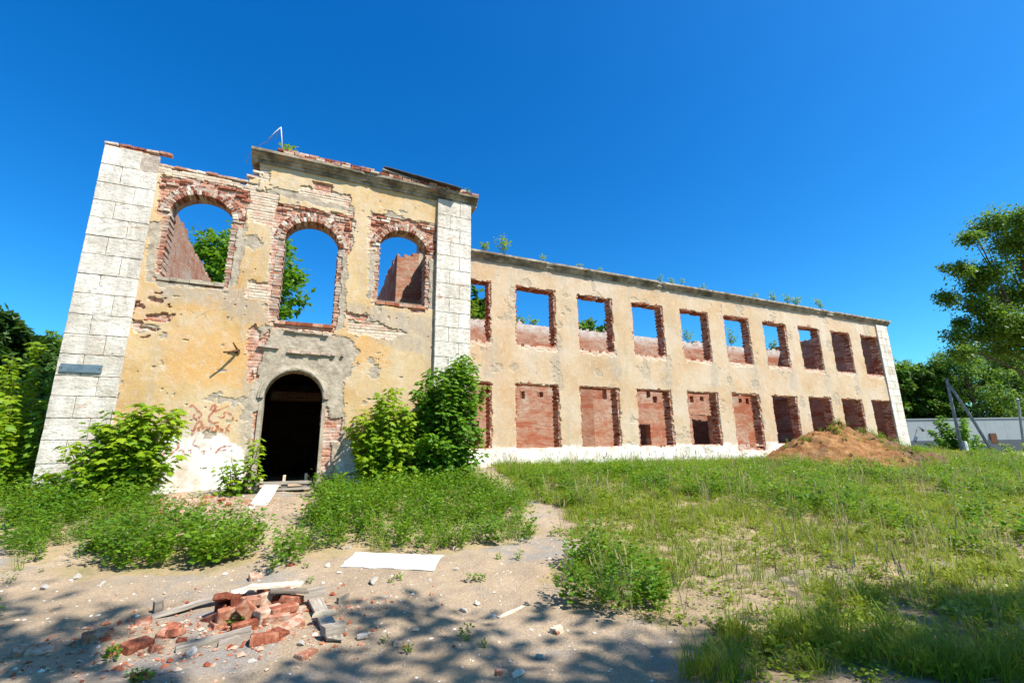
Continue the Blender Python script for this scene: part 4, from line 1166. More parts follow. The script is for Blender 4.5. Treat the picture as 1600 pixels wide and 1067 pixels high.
# maple seen through the arches
p = onY(372, 440, 36)
MH = onY(345, 354, 36)[2]-.9
tree('maple', 'maple_tree', 'broad green maple standing behind the ruin, seen through the tall arches', p[0], 36, MH, 5.0, mat=M_MAPLEDARK, seed=5, n=26000, leaf=.42, nb=20, spread=.2, flat=.4)
# left edge: copse beside the ruin
def at(u, Y): return onY(u, 700, Y)[0]
for i, (u, Y, h, rad, kd, mt, bk, lb, sd) in enumerate((
    (2, 23, onY(6, 522, 23)[2]-.6, 1.5, 'dk1', M_PINE, M_BARK, 'dark dense tree left of the slender birch beside the ruin', 12),
    (52, 27, onY(60, 520, 27)[2]-.6, 1.5, 'bi1', M_LEAFB, M_BIRCH, 'slender grey-green birch rising over the saplings left of the ruin', 13),
    (100, 25, onY(95, 530, 25)[2]-.6, 1.5, 'de1', M_LEAFA, M_BARK, 'round green tree half hidden behind the left corner of the ruin', 14),
    (-70, 22, 6.0, 1.9, 'dk1', M_PINE, M_BARK, 'dark tree at the outer end of the copse left of the ruin', 12))):
    tree(kd, 'birch_tree' if kd == 'bi1' else 'leafy_tree', lb, at(u, Y), Y, h, rad, mat=mt, bark=bk, seed=sd, n=15000, leaf=.20 if kd == 'bi1' else .26, nb=18, base=.12, droop=.25 if kd == 'bi1' else 0, taper=.8 if kd == 'bi1' else .6, rz=i*1.7)
for i, (u, Y, h) in enumerate(((20, 12.6, 2.1), (68, 15.0, 2.9), (-40, 13.5, 3.0), (30, 17, 3.8))):
    x = at(u, Y)
    maple_bush(('bright maple sapling at the left foot of the corner pilaster', 'maple sapling behind the left corner of the ruin', 'bright maple sapling farthest from the ruin on its left', 'taller maple sapling under the slender birch')[i], (x, Y, float(ground(x, Y))), 22, .95, .8, (lambda hh: lambda a, b: hh-.5*a*a)(h), 20+i, M_MAPLE if i != 1 else M_MAPLEDARK, name='maple_sapling', cat='sapling', per=.8)
# right: the big tree leaning in, far wood, bush at the pole
TD = 36.0
BT = dep(1665, 700, TD)
blb = []
r_ = np.random.default_rng(77)
for (u, v, s) in ((1545, 345, 1.05), (1590, 370, 1.4), (1500, 415, .62), (1540, 420, 1.0), (1480, 462, .55), (1520, 470, .9), (1575, 455, 1.3), (1600, 500, 1.2), (1535, 515, .95), (1500, 500, .5), (1640, 400, 1.9), (1680, 480, 1.9), (1640, 540, 1.3), (1700, 380, 1.9), (1660, 330, 1.6), (1475, 415, .32), (1560, 540, .8), (1515, 365, .5), (1468, 458, .35), (1600, 335, .9), (1490, 520, .6), (1580, 520, 1.0), (1525, 440, .7), (1500, 545, .6), (1555, 490, .9)):
    s *= TD/27; q = dep(u, v, TD+r_.uniform(-2, 2))-np.array([BT[0], BT[1], 0.0]); blb.append((q[0], q[1], q[2], s, s, s*.7))
bt = empty('leaning_tree', (BT[0], BT[1], .0)); tag(bt, 'large leafy tree with drooping sprays reaching toward the far end of the ruin', 'tree')
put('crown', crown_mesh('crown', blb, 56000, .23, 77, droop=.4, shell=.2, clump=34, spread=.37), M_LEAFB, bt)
put('trunk', trunk_mesh(20, .28, blb, 77, (.2, 0)), M_BARK, bt)
WOOD = ((1408, 78, 15.5, 4.6, 'de1', M_LEAFY), (1440, 84, 17, 4.8, 'de2', M_LEAFY), (1470, 76, 14.5, 4.2, 'de1', M_LEAFY), (1500, 82, 18, 5.2, 'wi1', M_LEAFB), (1535, 74, 18.5, 5.4, 'wi1', M_LEAFB),
        (1572, 80, 18, 5.2, 'de2', M_PINE), (1610, 76, 18, 5.2, 'wi1', M_LEAFB), (1650, 80, 17, 5, 'de1', M_LEAFY), (1700, 78, 18, 5, 'de2', M_LEAFY), (1375, 88, 16, 5, 'de2', M_LEAFY), (1340, 92, 16, 5, 'de1', M_LEAFY))
for i, (u, d, h, rad, kd, mt) in enumerate(WOOD):
    q = dep(u, 690, d)
    tree(kd, 'wood_tree', ('yellow-green tree of the far wood behind the grey wall', 'pale drooping tree of the far wood behind the grey wall', 'dark tree of the far wood behind the grey wall')[0 if mt is M_LEAFY else 1 if mt is M_LEAFB else 2], q[0], q[1], h, rad, 'far wood trees behind the grey wall', mt, seed=(31 if kd == 'de2' else 32), n=15000, leaf=.36, nb=20, base=.06, droop=.3 if kd == 'wi1' else 0, rz=i*1.3)
# trees whose tops just show above the rear walls
for i, (u, v, Y, rad) in enumerate(((748, 462, 45, 2.6), (930, 500, 60, 3.0))):
    q = onY(u, v, Y)
    tree('de1', 'leafy_tree', ('green treetop showing through the first upper window beside the pilaster', 'round treetop showing through the third upper window')[i], q[0], Y, q[2]-.6, rad, mat=M_LEAFA, seed=14, rz=2+i)
# trees behind the photographer: their shade falls on the foreground
for i, (x, y, h, rad) in enumerate(((5.2, -4.0, 12.5, 3.0), (2.0, -3.3, 12.5, 2.6), (9.8, -5.2, 12.5, 3.2), (-1.9, -2.7, 12.5, 2.6))):
    tree('shade', 'shade_tree', ('tall tree shading the foreground left of the grass tussocks', 'tall tree shading the brick heap', 'tall tree shading the grass tussocks', 'tall tree shading the left edge of the sandy yard')[i], x, y, h, rad, mat=M_LEAFA, seed=61, n=6500, leaf=.22, nb=11, base=.40, rz=i*2.1, clump=40, spread=.22)

# ------------------------------------------------------------------ sprigs growing on the ruin
def sprig(label, loc, h, seed, n=5, leaf=.06, mat=M_MAPLE, group=None):
    r = np.random.default_rng(seed); root = empty('roof_sprig', loc); tag(root, label, 'sprig', group)
    sb = MB(); P = []; D = []; N = []
    for k in range(n):
        tip = np.array([r.normal(0, .28)*h, r.normal(0, .15)*h, h*r.uniform(.55, 1.0)])
        c = np.linspace(0, 1, 5)[:, None]*tip+[0, 0, -.02]
        sb.tube(c, np.linspace(.008, .003, 5), 4)
        for t in np.linspace(.25, 1, int(12*h/.5)+4):
            a = r.uniform(0, 6.28); d = np.array([math.cos(a), math.sin(a), r.uniform(-.2, .6)])
            P.append(tip*t+d*.04); D.append(d); N.append(np.array([0, 0, 1.])+r.normal(0, .5, 3))
    m = len(P)
    V, T, A = leaves('oval', np.array(P), np.array(D), np.array(N), leaf*r.uniform(.7, 1.4, m)*1.4, r.uniform(.2, .9, m))
    put('foliage', mesh_np('foliage', V, None, T, {'rnd': A}), mat, root); sb.build('stems', M_STEM, root)
G_ = 'sprigs along the wing cornice'
for i, (u, v, h) in enumerate(((758, 392, .45), (788, 398, .85), (848, 405, .3), (905, 417, .25), (938, 422, .2), (1032, 441, .35), (1050, 444, .35), (1064, 446, .4), (1098, 451, .3), (1210, 472, .5), (1232, 476, .55), (1246, 478, .55), (1284, 484, .75), (1180, 467, .35), (1380, 502, .15))):
    p = onY(u, v, YW-.05)
    sprig('green sprig rooted on the cornice of the window wing', (p[0], YW-.05, 8.82), h, 100+i, 6 if h > .4 else 4, .07 if h > .4 else .055, group=G_)
sprig('leafy sprig growing at the foot of the bent rod', (onY(449, 233, YB-.05)[0], YB-.02, 9.16), .4, 140, 6, .06)
sprig('tiny sprig on the cornice corner above the right pilaster', (4.0, YB-.15, 9.16), .2, 141, 4, .05)
for i, (u, v, h) in enumerate(((742, 495, 1.2), (832, 510, .5), (1075, 533, .9), (1142, 541, 1.4), (1208, 547, 1.0), (815, 508, .4))):
    p = onY(u, v, YC+.2)
    sprig('sprig rooted on the broken top of the inner corridor wall', (p[0], YC+.2, 8.12), h, 150+i, 6, .09, group='sprigs on the corridor wall')

# ------------------------------------------------------------------ soil heap
HC = np.array([20.6, 11.9]); la = np.array([_R[0], _R[1]])/np.hypot(_R[0], _R[1]); fa = np.array([-la[1], la[0]])
th = np.linspace(0, 2*math.pi, 121)[:-1]; rr = np.linspace(0, 1, 46)
V = []
for q in rr:
    a_ = q*np.cos(th); b_ = q*np.sin(th)
    lx = np.where(a_ > 0, a_*4.5, a_*3.6); fy = b_*2.3
    x = HC[0]+la[0]*lx+fa[0]*fy; y = HC[1]+la[1]*lx+fa[1]*fy
    prof = np.clip(1-q**1.25, 0, 1)*(1+.10*np.cos(th*2))
    sk = np.where(a_ > 0, 1-.28*np.clip(a_, 0, 1), 1.0)
    nz = (fbm(x*1.6, y*1.6, 400, 4)-.5)*.55+(np.abs(fbm(x*3.5, y*3.5, 410, 4)-.5))*-.55+(fbm(x*9, y*9, 420, 3)-.5)*.20+.12
    z = rough_ground(x, y)-.06+1.46*prof*sk+nz*np.clip((1-q)*5, 0, 1)*.8
    V.append(np.stack([x, y, z], 1))
V = np.vstack(V); n = len(th)
Q = [(i*n+k, i*n+(k+1) % n, (i+1)*n+(k+1) % n, (i+1)*n+k) for i in range(1, len(rr)-1) for k in range(n)]
T = [(0, n+k, n+(k+1) % n) for k in range(n)]
HB = np.array([HC[0], HC[1], gz(*HC)])
HEAPV = V.copy()
def mat_heap():
    M = Mat('orange_sandy_soil')
    c = M.ramp(M.noise(2.2, 8, 0.72), [(0.30, (0.13, 0.058, 0.026)), (0.46, (0.30, 0.14, 0.055)), (0.60, (0.42, 0.22, 0.095)), (0.74, (0.50, 0.31, 0.16))])
    c = M.mix(M.ramp(M.noise(0.6, 4, 0.6, M.mapv(loc=(4, 4, 4))), [(0.55, 0.0), (0.66, 0.6)]), c, (0.20, 0.13, 0.09))
    c = M.mix(M.math('MULTIPLY', M.attr('humus'), M.ramp(M.noise(2.5, 6, 0.7), [(0.35, 1.0), (0.62, 0.4)])), c, (0.115, 0.075, 0.05))
    M.bsdf(c, 0.97, M.bump(M.noise(16, 7, 0.75), 0.09, 0.9), 0.08)
    return M.m
hum = np.clip(((V[:, :2]-HC) @ la-.7)*1.2+(fbm(V[:, 0]*1.3, V[:, 1]*1.3, 430, 3)-.5)*2, 0, 1)
o = put('soil_heap', mesh_np('soil_heap', V-HB, Q, T, {'humus': hum}, smooth=True), mat_heap(), loc=HB)
tag(o, 'heap of orange sandy soil dumped before the last windows of the wing', 'soil heap')

# ------------------------------------------------------------------ grey wall, pole
def mat_panel(name, colr):
    M = Mat(name)
    x = M.n('ShaderNodeSeparateXYZ', {0: M.P})
    w = M.n('ShaderNodeTexWave', {'Vector': M.P, 'Scale': 1.2, 'Distortion': 0.0})
    c = M.mix(M.ramp(M.noise(1.2, 5), [(0.4, 0.0), (0.7, 0.35)]), colr, tuple(q*.75 for q in colr))
    M.bsdf(c, 0.6, M.bump(M.noise(6, 4), 0.02, 0.4), 0.3)
    return M.m
gw = empty('grey_warehouse', tuple(dep(1500, 700, 60)*[1, 1, 0]+[0, 0, .05])); tag(gw, 'long low grey warehouse wall with a darker base under the far wood', 'warehouse')
E0 = np.array(gw.location)
la3 = np.array([la[0], la[1], 0]); fa3 = np.array([fa[0], fa[1], 0])
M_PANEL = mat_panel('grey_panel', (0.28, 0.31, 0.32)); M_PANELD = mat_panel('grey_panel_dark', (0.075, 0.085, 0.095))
def slab(a0, a1, f0, f1, z0, z1):
    V = np.array([la3*a+fa3*f+np.array([0, 0, z]) for z in (z0, z1) for f in (f0, f1) for a in (a0, a1)])
    return MB().add(V, [(0, 2, 3, 1), (4, 5, 7, 6), (0, 1, 5, 4), (2, 6, 7, 3), (0, 4, 6, 2), (1, 3, 7, 5)])
px2m = 60/FPX
for k in range(16):       # wall panels and base panels, one by one
    a0 = -12.0+k*2.7
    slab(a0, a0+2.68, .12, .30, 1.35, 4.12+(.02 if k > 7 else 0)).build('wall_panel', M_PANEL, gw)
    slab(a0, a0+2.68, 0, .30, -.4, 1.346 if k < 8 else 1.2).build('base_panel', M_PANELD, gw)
slab(-12.1, 31.4, 0.02, 9, 4.14, 4.28).build('roof', M_PANEL, gw)
slab(4.45, 5.3, -.03, .11, .9, 2.2).build('door', M_RUST, gw)
lp = MB().tube([la3*(-4.9)+[0, 0, 3.2], la3*(-4.9)-fa3*.35+[0, 0, 2.9]], .06, 6).tube([la3*(-4.9)-fa3*.35+[0, 0, 2.95], la3*(-4.7)-fa3*.4+[0, 0, 2.65]], [.12, .22], 8)
lp.build('wall_lamp', M_DARKMETAL, gw)
M_POLE = mat_simple('grey_pole', [(0.3, (0.12, 0.145, 0.16)), (0.5, (0.21, 0.24, 0.255)), (0.7, (0.40, 0.42, 0.43))], 3, 6, 0.8, 0.01, 20, 0.2, 0, (3, 3, .6))
PB = dep(1505, 712, 40); PT = dep(1479, 592, 40); PS = dep(1559, 713, 38.5); PJ = PB+(PT-PB)*.965
pole = empty('utility_pole', tuple(PB)); tag(pole, 'grey utility pole propped by a slanting strut in front of the warehouse', 'utility pole')
MB().tube([PB-PB-[0, 0, .6], (PT-PB)*.5, PT-PB], [.14, .12, .10], 10).build('post', M_POLE, pole, True)
MB().tube([PS-PB-[0, 0, .6], (PS+PJ)/2-PB, PJ-PB], [.12, .11, .10], 10).build('strut', M_POLE, pole, True)
MB().box(.2, .62, -.25, .1, .45, 1.25, .01).build('meter_box', M_STEEL, pole)
for k in (-.5, .5): MB().tube([(PT-PB)*.96+la3*.0, (PT-PB)*.97+la3*k*.5+[0, 0, .16]], [.03, .05], 6).build('insulator', M_DARKMETAL, pole)
q = dep(1597, 690, 52); q2 = dep(1590, 624, 52)
p2 = empty('fence_post', (q[0], q[1], .1)); tag(p2, 'thin pale post rising above the warehouse at the big tree', 'post')
b0 = np.array([q[0], q[1], .1])
MB().tube([q-b0-[0, 0, 1.2], q2-b0], [.14, .12], 8).build('shaft', M_POLE, p2); MB().tube([q2-b0, q2-b0+[0, 0, .12]], [.17, .05], 8).build('cap', M_STEEL, p2)
q = dep(1502, 705, 42)
maple_bush('dense green bush at the foot of the propped utility pole', (q[0], q[1], float(ground(q[0], q[1]))), 40, 3.0, 1.8, lambda a, b: 3.9-1.4*a*a, 41, M_MAPLEDARK, (.30, .50), per=.35)
q = dep(1590, 728, 25)
maple_bush('low shrub at the edge of the lawn right of the pole', (q[0], q[1], float(ground(q[0], q[1]))), 14, .9, .7, lambda a, b: .95-.3*a*a, 42, M_MAPLE, (.12, .2), per=.6)

# ------------------------------------------------------------------ yard: heap of bricks, boards, sheets
def plank(name, p0, p1, w, t, mat, label, cat='plank', lift=0.0, roll=0.0, group=None, jag=True, tilt=0.0):
    p0 = np.array(p0, float); p1 = np.array(p1, float); ctr = (p0+p1)/2
    d = p1-p0; L = np.linalg.norm(d)
    r = np.random.default_rng(int(abs(ctr[0]*1000)) % 9999)
    n = 9; xs = np.linspace(-L/2, L/2, n); V = []
    for i, x in enumerate(xs):
        ww = w/2*(1+r.normal(0, .03)); zz = r.normal(0, .002)
        e = r.uniform(-.03, .03) if jag and i in (0, n-1) else 0
        V += [(x+e, -ww, zz-t/2), (x-e, ww, zz-t/2), (x-e*.5, ww, zz+t/2), (x+e*.5, -ww, zz+t/2)]
    Q = [(i*4+k, i*4+4+k, i*4+4+(k+1) % 4, i*4+(k+1) % 4) for i in range(n-1) for k in range(4)]+[(0, 1, 2, 3), (n*4-1, n*4-2, n*4-3, n*4-4)]
    o = put(name, mesh_np(name, V, Q), mat)
    o.location = ctr+[0, 0, t/2+lift]
    o.rotation_euler = (roll, -math.asin(max(-1, min(1, d[2]/L))), math.atan2(d[1], d[0]))
    if label: tag(o, label, cat, group)
    return o
def gp(u, v, up=0.0):
    p = gpt(u, v); return np.array([p[0], p[1], p[2]+up])
# heap bricks: (u, v) of the brick's foot, layers above ground, turn, tilt
HEAP = [(352, 978, 0, .3, 0), (385, 985, 0, .1, .0), (372, 962, 0, 1.2, .1), (352, 958, 0, .9, .2), (400, 975, 0, 1.5, 0), (428, 975, 0, .15, 0), (445, 968, 0, .3, .1), (420, 958, 0, 1.3, 0), (395, 955, 0, .2, 0), (440, 952, 0, .8, 0), (365, 945, 0, .4, 0), (410, 942, 0, .1, 0), (465, 958, 0, 1.0, .15), (335, 970, 0, 1.4, .3),
    (360, 975, 1, .5, .1), (388, 978, 1, .05, .75), (420, 970, 1, .2, .05), (442, 966, 1, .35, 0), (375, 960, 1, 1.1, -.1), (402, 958, 1, .3, .2), (428, 950, 1, .9, .1), (358, 958, 1, .2, .1), (455, 952, 1, .6, .2),
    (365, 968, 2, .9, .15), (395, 965, 2, .2, .2), (420, 960, 2, .4, .1), (380, 950, 2, .3, 0), (410, 950, 2, 1.2, .1), (350, 962, 2, .6, .3), (430, 955, 2, .1, -.1)]
for (u, v, lay, az, ti) in HEAP:
    p = gp(u, v)
    me = random.choice(BR) if random.random() < .62 else random.choice(BP) if random.random() < .6 else random.choice(BK)
    o = put('loose_brick', me, None, None, (p[0], p[1], p[2]+.025+lay*.058+abs(math.sin(ti))*.04), ((1.57 if random.random() < .34 else 0)+random.uniform(-.16, .16), ti+random.uniform(-.12, .12), az*1.6+random.uniform(-.35, .35)))
    tag(o, 'old red brick lying in the brick heap on the sandy yard', 'brick', 'bricks of the heap')
SC = [(213, 1014, .9), (190, 1020, .3), (232, 975, .2), (262, 992, 1.2), (289, 1003, .1), (247, 1015, .5), (412, 1002, .1), (232, 1060, .5), (279, 990, .9), (455, 982, .3), (440, 992, 1.0), (620, 1008, 1.5), (478, 1028, .7), (784, 1053, 1.2), (404, 905, .2), (152, 997, .4), (170, 1000, .2), (45, 1020, .5), (60, 1024, .2), (395, 790, .4), (348, 782, .9), (325, 778, .2), (270, 790, 1.1), (300, 784, .5), (250, 783, .3), (310, 795, .1), (225, 790, 1.5), (285, 800, .8), (335, 800, .2), (508, 795, .6), (245, 805, .4), (318, 788, 1.3), (360, 790, .2), (280, 778, .9), (232, 778, .1), (872, 988, .4), (940, 868, .2), (712, 858, .2), (455, 884, 1.0)]
for i, (u, v, az) in enumerate(SC):
    p = gp(u, v); near = v > 880
    me = random.choice(BK) if i % 3 else random.choice(BR)
    s = random.uniform(.55, 1.0) if i not in (0, 6) else 1.0
    o = put('loose_brick', me, None, None, (p[0], p[1], p[2]+.022*s), (random.uniform(-.3, .3), random.uniform(-.3, .3), az), (s*.85, s*1.05, s*1.35))
    if near: tag(o, 'broken red brick lying loose on the sandy yard', 'brick', 'bricks scattered over the yard')
    else: tag(o, 'brick fragment in the rubble along the foot of the facade', 'brick', 'bricks in the rubble strip')
def stone_mesh(seed):
    import bmesh
    r = np.random.default_rng(seed); d = r.normal(size=(18, 3)); d /= np.linalg.norm(d, axis=1)[:, None]; d *= r.uniform(.75, 1.1, 18)[:, None]*[1, .8, .62]
    bm = bmesh.new()
    for p in d: bm.verts.new(p)
    bmesh.ops.convex_hull(bm, input=bm.verts); bmesh.ops.delete(bm, geom=[v for v in bm.verts if not v.link_faces], context='VERTS')
    me = bpy.data.meshes.new('stone'); bm.to_mesh(me); bm.free(); me.materials.append(M_STONE); return me
STN = [stone_mesh(i) for i in range(5)]
for i, (u, v, s) in enumerate(((583, 913, .085), (565, 998, .06), (512, 886, .05), (530, 897, .04), (725, 957, .05), (810, 1058, .06), (545, 858, .05), (430, 872, .05), (470, 1008, .04), (352, 1008, .05), (395, 1038, .045), (745, 945, .04), (712, 890, .035), (770, 965, .04), (845, 1030, .045), (640, 985, .03), (300, 1022, .05), (515, 760, .09), (585, 757, .12), (607, 757, .13), (730, 772, .1), (745, 768, .09), (120, 905, .06), (70, 920, .05), (160, 915, .05))):
    p = gp(u, v)
    o = put('stone', STN[i % 5], None, None, (p[0], p[1], p[2]+s*.35), (random.uniform(-.4, .4), random.uniform(-.4, .4), random.uniform(0, 6)), (s, s, s))
    big = s > .08
    tag(o, 'large pale stone chunk lying at the foot of the maple bushes' if (big and v < 800) else 'fist-sized pale stone between the brick heap and the white sheet' if i == 0 else 'small pale stone on the sandy yard', 'stone', None if i == 0 else 'pale stone chunks by the bushes' if (big and v < 800) else 'pale stones on the yard')
# boards of the heap
plank('plank', gp(236, 968), gp(345, 946, .06), .085, .028, M_WOOD, 'thin grey batten running out of the brick heap on the left', lift=.01)
plank('wood_block', gp(238, 962), gp(252, 958), .05, .09, M_WOOD, 'short dark wood block standing on the end of the thin batten', 'block', lift=.03)
plank('plank', gp(274, 1020), gp(392, 992, .02), .10, .045, M_WOOD, 'grey split beam lying before the brick heap', lift=.0)
plank('plank', gp(342, 1010), gp(372, 1000), .07, .04, M_WOOD, 'splintered grey stub beside the split beam', lift=.0)
plank('plank', gp(385, 955, .20), gp(470, 945, .18), .11, .026, M_WOODPALE, 'pale board lying across the top of the brick heap', lift=.0)
plank('plank', gp(418, 962, .20), gp(476, 950, .14), .07, .03, M_WOOD, 'narrow grey board slanting down the right side of the heap', lift=.0)
plank('plank', gp(425, 938, .05), gp(465, 922, .06), .10, .035, M_WOODPALE, 'pale board end behind the brick heap', lift=.0)
lad = empty('cleated_plank', tuple(gp(510, 970))); tag(lad, 'dark plank with wooden cleats nailed across it right of the brick heap', 'plank')
b0 = np.array(lad.location)
Pa, Pb = gp(490, 945, .05), gp(523, 1005, .02)
def child_plank(nm, a, b, w, t, mat, up):
    o = plank(nm, a, b, w, t, mat, None, lift=up); o.parent = lad; o.location = Vector(o.location)-Vector(b0)
child_plank('board', Pa, Pb, .12, .03, M_WOOD, 0)
dv = (Pb-Pa); dv /= np.linalg.norm(dv); sd = np.array([-dv[1], dv[0], 0])
for t, hh in ((.03, .085), (.52, .035), (.93, .07)):
    c = Pa+(Pb-Pa)*t
    child_plank('cleat', c-sd*.085, c+sd*.085, .03 if t < .9 else .08, hh, M_WOOD if t != .52 else M_WOODPALE, .03)
plank('wood_block', gp(527, 944), gp(545, 936), .03, .06, M_WOOD, 'small flat wood scrap right of the cleated plank', 'block')
plank('stick', gp(778, 967), gp(818, 949), .035, .02, M_WOODPALE, 'short pale stick lying alone on the sandy path', 'stick')
plank('wood_block', gp(864, 992), gp(878, 986), .06, .05, M_WOODPALE, 'short yellowish wood chunk at the edge of the weeds', 'block')
# white sheets
cs = [gp(u, v, .03) for u, v in ((531, 888), (676, 894), (692, 871), (557, 866))]
warped_sheet('white_sheet', cs, 'flat white board lying on the ground between the weeds and the brick heap', M_SHEET, .008, .012, 'board', 22, 8, .02)
pA = gp(385, 797, .025); pB = onY(412, 768, YB-.64); pB = np.array([pB[0], YB-.64, gz(pB[0], YB-.64)+.17])
wv = np.array([.30, .12, 0])
warped_sheet('white_plank', [pA, pA+wv, pB+wv, pB], 'white board leaning on the timber step of the doorway', M_SHEET, .02, .004, 'board', 4, 8)
# timber step in front of the door
pal = empty('timber_step', (-.35, YB-.42, gz(-.35, YB-.42))); tag(pal, 'low step of stacked grey planks at the dark doorway', 'step')
for k, (dy, dz, x0, x1) in enumerate(((-.16, .17, -.72, .52), (.0, .175, -.68, .56), (.15, .172, -.74, .50))):
    MB().box(x0, x1, dy-.07, dy+.07, dz-.018, dz+.018, .005).build('board', M_WOOD, pal)
for x in (-.55, 0.02, .42): MB().box(x-.06, x+.06, -.2, .2, .08, .15, .004).build('block', M_WOOD, pal)
for dy in (-.14, .12): MB().box(-.6, .55, dy-.06, dy+.06, .03, .075, .004).build('board', M_WOOD, pal)
for k, (u, h) in enumerate(((443, .30), (477, .33), (408, .26))):
    p = onY(u, 757, YB+.62)
    o = plank('upright_stub', (p[0], p[1], .66), (p[0]+.01, p[1], .66+h), .08, .06, M_WOODPALE, 'short wooden upright standing inside the dark doorway', 'stub', group='wooden stubs in the doorway')
    o.rotation_euler = (0, -math.pi/2, 0); o.location = (p[0], p[1], .66+h/2)

# ------------------------------------------------------------------ ground cover
def scatter(n, x0, x1, y0, y1):
    x = rng.uniform(x0, x1, n); y = rng.uniform(y0, y1, n); return x, y
def free(x, y):
    """not inside the building and not on the heap or the sheets"""
    ok = ~((x > -4.9) & (x < 4.3) & (y > 11.85)) & ~((x > 3.0) & (x < 32.6) & (y > 14.85) & (y < 26))
    return ok & ~inpoly(x, y, SHEET_XY)
SHEET_XY = [(q[0], q[1]) for q in cs]
def tuft(seed, nb, h, w, spread, bend):
    r = np.random.default_rng(seed); V = []; T = []; A = []
    for k in range(nb):
        a = r.uniform(0, 6.28); q = r.random()*spread
        b = np.array([q*math.cos(a), q*math.sin(a), 0]); d = a+r.normal(0, .8); H = h*r.uniform(.45, 1.0); bd = bend*H*r.uniform(.3, 1.3)
        s = np.array([-math.sin(d), math.cos(d), 0])*w*r.uniform(.7, 1.3)/2; f = np.array([math.cos(d), math.sin(d), 0])
        m = b+f*bd*.35+[0, 0, H*.6]; t = b+f*bd+[0, 0, H*r.uniform(.85, 1.0)]
        n0 = len(V); V += [b-s, b+s, m+s*.8, m-s*.8, t]; T += [(n0, n0+1, n0+2), (n0, n0+2, n0+3), (n0+3, n0+2, n0+4)]
        A += [np.clip(r.normal(.45, .22), 0, 1)]*5
    return np.array(V), np.array(T), np.array(A)
def weed(seed, ns, h, leaf, spread, nn=9):
    r = np.random.default_rng(seed); P = []; D = []; N = []; S = []
    for k in range(ns):
        a = r.uniform(0, 6.28); q = spread*r.random()
        tip = np.array([math.cos(a)*q*1.6, math.sin(a)*q*1.6, h*r.uniform(.55, 1.0)])
        for t in np.linspace(.2, 1, nn):
            for j in range(2):
                b = r.uniform(0, 6.28); d = np.array([math.cos(b), math.sin(b), r.uniform(-.1, .7)])
                P.append(tip*[t**.7, t**.7, t]+d*leaf*.4); D.append(d); N.append(np.array([0, 0, 1.])+r.normal(0, .5, 3)); S.append(leaf*r.uniform(.7, 1.3)*(1.15-.4*t))
    V, T, A = leaves('oval', np.array(P), np.array(D), np.array(N), np.array(S), np.clip(r.normal(.45, .2, len(P)), 0, 1))
    return V, T, A
def stalk(seed, h):
    r = np.random.default_rng(seed); V = []; T = []; A = []
    for k in range(5):
        a = r.uniform(0, 6.28); H = h*r.uniform(.6, 1.0); l = np.array([math.cos(a), math.sin(a), 0])*H*r.uniform(.05, .35)
        s = np.array([-math.sin(a+1), math.cos(a+1), 0])*.0025
        p0 = np.array([r.normal(0, .03), r.normal(0, .03), 0]); p1 = p0+l*.4+[0, 0, H*.6]; p2 = p0+l+[0, 0, H]
        n0 = len(V); V += [p0-s, p0+s, p1+s, p1-s, p2+s, p2-s]; T += [(n0, n0+1, n0+2), (n0, n0+2, n0+3), (n0+3, n0+2, n0+4), (n0+3, n0+4, n0+5)]
        for j in range(3):
            e = p2-[0, 0, .03*j]; n1 = len(V); V += [e-s*3, e+s*3, e+l*.08+[0, 0, .05]]; T += [(n1, n1+1, n1+2)]
        A += [r.random()]*(len(V)-len(A))
    return np.array(V), np.array(T), np.array(A)
def sheet_stuff(name, label, cat, variants, x, y, smin, smax, mat, tall=None, tilt=.12, sink=.01):
    z = rough_ground(x, y)-sink
    n = len(x); s = rng.uniform(smin, smax, n)
    if tall is not None: s = s*tall
    V, T, A = merge(variants, np.stack([x, y, z], 1), rng.uniform(0, 6.28, n), s, rng.normal(0, tilt, (n, 2)), np.clip(.5+.9*(fbm(x*.9, y*.9, 500, 3)-.5)+rng.normal(0, .18, n), 0, 1))
    o = put(name, mesh_np(name, V, None, T, {'rnd': A}), mat); tag(o, label, cat, kind='stuff'); return o
# lawn right of the path
x, y = scatter(100000, 3.0, 34, 1.2, 15)
c = cover(x, y); d = np.hypot(x, y)
inR = inpoly(x, y, PATCH_R) | (x > 24)
pr = c*np.clip(9/d, .38, 1.0)*np.clip(3.2*fbm(x*.8, y*.8, 600, 4)-1.05, .05, 1.0)
k = inR & (rng.random(len(x)) < pr*.95) & free(x, y)
fine = [tuft(i, 13, .11, .006, .07, .6) for i in range(8)]+[tuft(300+i, 14, .20, .005, .05, .8) for i in range(1)]
sheet_stuff('lawn_grass', 'patchy yellow-green grass covering the lawn before the wing', 'grass', fine, x[k], y[k], .6, 1.7, M_GRASS, tilt=.15)
# far lawn
x, y = scatter(16000, 22, 70, -4, 32)
k = free(x, y) & (rng.random(len(x)) < .55)
sheet_stuff('far_grass', 'taller pale grass on the lawn toward the utility pole', 'grass', [tuft(40+i, 10, .20, .014, .2, .5) for i in range(6)], x[k], y[k], .7, 1.5, M_GRASS)
